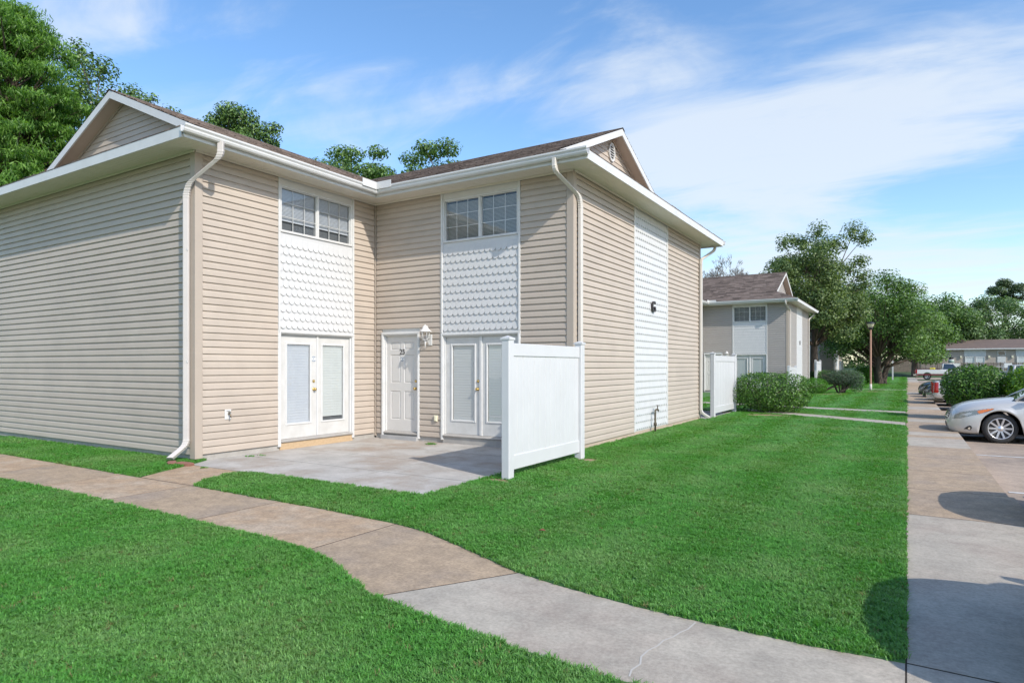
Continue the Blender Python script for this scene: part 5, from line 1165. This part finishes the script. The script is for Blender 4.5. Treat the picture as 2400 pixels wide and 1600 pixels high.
sedan('black sedan parked two places beyond the silver pickup', (1.62, 37.0, lz(37)), PI, DARKP, detail=False)
sedan('black car parked third beyond the silver pickup', (1.5, 40.4, lz(40)), PI, DARKP, detail=False)
pickup('old white and maroon pickup truck with a yellow bundle in its bed', (5.4, 84, lz(84)), 0, WHITEP, MAROON, load=True)

# ------------------------------------------------------------------ far single storey house and wooden fence
fh = thing('far_house', 'long low beige house with white door panels behind the wooden fence', 'house', (14, 120.5, .8)); f = F((0, 0, 0), (1, 0, 0), (0, -1, 0))
b = MB(f); b.box(-12, 14, -8, -.05, -.6, 3.35); b.build('wall', mat('far_siding', (.42, .36, .30), (.40, .34, .285), 2, .6), fh)
bb = MB(f)
for k in range(16): bb.prism([(-.05, .2 + k * .2), (.02, .2 + k * .2), (.0, .2 + k * .2 + .19), (-.05, .2 + k * .2 + .19)], -12, 14)
bb.build('siding_boards', mat('far_siding_boards', (.43, .365, .305), rough=.6), fh, kind='stuff')
for (a, c) in ((-6.4, -3.7), (-.1, 2.8)):
    p = MB(f); p.box(a, c, -.04, .05, 2.15, 3.36); p.build('white_panel', WHITE, fh)
    for m0 in (a + .1, (a + c) / 2 + .05):
        w_ = (c - a) / 2 - .15; q = MB(f); q.box(m0, m0 + .10, -.04, .12, .1, 2.12); q.box(m0 + w_ - .08, m0 + w_, -.04, .10, .1, 2.12); q.box(m0 + .1, m0 + w_ - .08, -.04, .08, 1.98, 2.12); q.box(m0 + .1, m0 + w_ - .08, -.04, .08, .1, .45); d = q.build('door', WHITE, fh)
        MB(f).box(m0 + .1, m0 + w_ - .08, .03, .04, .45, 1.98).build('pane', BLIND if m0 < 1 else CGLASS, d)
q = MB(f); q.box(-2.3, -1.3, .02, .07, 2.25, 2.95); w_ = q.build('window', WHITE, fh); MB(f).box(-2.2, -1.4, .071, .076, 2.32, 2.88).build('pane', CGLASS, w_)
q = MB(f); q.box(-2.3, -1.3, .02, .08, .1, 2.1); q.build('door', WHITE, fh)
for x in (-6.8, -3.3, -.5, 3.3, 8.9):
    q = MB(f); q.box(x - .12, x + .12, .02, .2, 1.9, 2.25); q.build('wall_lamp', ALMOND, fh)
b = MB(f); sl = .36
b.add([(-13, .55, 3.30), (13.6, .55, 3.30), (10.8, -3.4, 3.30 + 1.5), (-12.2, -3.4, 3.30 + 1.5), (-13, .55, 3.22), (13.6, .55, 3.22), (10.8, -7, 3.30 + 1.0), (-12.2, -7, 4.2)], [(0, 1, 2, 3), (3, 2, 6, 7), (1, 5, 6, 2), (0, 3, 7, 4)])
b.build('roof', mat('far_roof', (.17, .125, .105), (.14, .105, .09), 1.2, .9, .4, 10), fh)
b = MB(f); b.box(-13, 13.6, .552, .60, 3.17, 3.34); b.build('fascia', WHITE, fh)
# lighthouse ornament by the wall
lh = thing('lighthouse_ornament', 'small dark and white striped lighthouse ornament against the far house', 'ornament', (5.9, 119.2, .8)); z = .9
MB().box(-.07, .07, -.07, .07, -.1, .95).build('post', WHITEL, lh)
for k, (r0, r1, h0, h1, m) in enumerate([(.50, .46, .7, .95, PLAST), (.46, .42, .95, 1.15, WHITEL), (.42, .37, 1.15, 1.55, mat('lighthouse_green', (.25, .33, .28), rough=.6)), (.37, .35, 1.55, 1.68, WHITEL), (.30, .28, 1.68, 1.85, PLAST), (.36, .04, 1.85, 2.25, BLACK)]):
    q = MB(); q.lathe(0, 0, [(r0, h0), (r1, h1 - .002)], 16); q.build('lighthouse_band', m, lh)
# picket fence: pickets joined (a pixel wide each), rails and posts apart
pf = thing('wooden_fence', 'weathered wooden picket fence running in front of the far house', 'fence', (10, 109, .78)); b = MB(); x = -13.5; rr = random.Random(9)
while x < 30:
    h = 1.22 + rr.uniform(-.03, .03) + (.5 if x < -7 else 0); b.add([(x, 0, 0), (x + .11, 0, 0), (x + .11, .02, 0), (x, .02, 0), (x, 0, h - .06), (x + .11, 0, h - .06), (x + .11, .02, h - .06), (x, .02, h - .06), (x + .055, 0, h), (x + .055, .02, h)], [(0, 1, 5, 8, 4), (3, 2, 6, 9, 7), (1, 2, 6, 5), (0, 3, 7, 4), (4, 8, 9, 7), (8, 5, 6, 9)]); x += .17
b.build('pickets', FENW, pf, kind='stuff')
for z in (.3, .95): MB().box(-13.5, 30, .022, .07, z, z + .09).build('rail', FENW, pf)
for k in range(19): MB().box(-13.5 + k * 2.4, -13.4 + k * 2.4, .072, .17, -.2, 1.2).build('post', FENW, pf)
q = thing('wooden_screen', 'solid brown board screen standing left of the picket fence', 'fence', (-.5, 106.5, .6)); 
for k in range(8): MB().box(-1.2 + k * .3, -1.2 + k * .3 + .28, 0, .03, 0, 1.75).build('board', FENW, q)
# accessible bay sign and rail
sg = thing('parking_sign', 'small blue accessible parking sign on a white post by the fence', 'sign', (13.3, 99, -.0)); MB().box(-.05, .05, 0, .06, -.1, 2.3).build('post', WHITEL, sg); MB().box(-.24, .24, -.03, -.005, 1.55, 2.2).build('plate', BLUE, sg)
q = MB(); q.lathe(0, -.034, [(.05, 0), (.05, .004)], 12, 'o', 2.06); q.box(-.03, .03, -.034, -.03, 1.82, 2.0); q.box(-.03, .1, -.034, -.03, 1.80, 1.84); q.box(.07, .10, -.034, -.03, 1.66, 1.80); q.build('symbol', WHITEL, sg)
hr = thing('hand_rail', 'long pale metal ramp rail in front of the picket fence', 'railing', (9, 104, .25)); b = MB(); b.box(-3, 6.5, 0, .05, 1.1, 1.16); b.box(-3, 6.5, 0, .05, .55, .60)
b.build('rail', ALU, hr)
for k in range(7): MB().box(-3 + k * 1.55, -2.94 + k * 1.55, -.01, .06, -.3, 1.16).build('baluster', ALU, hr)
for x, lb in ((5.75, 'white notice board on the fence at the left of the ramp'), (11.2, 'white notice board on the fence near the blue sign')):
    q = thing('notice_board', lb, 'sign', (x, 103.9, .25)); MB().box(-.4, .4, 0, .04, 1.0, 1.6).build('panel', WHITEL, q); MB().box(-.03, .03, .041, .08, -.2, 1.6).build('post', WHITEL, q)
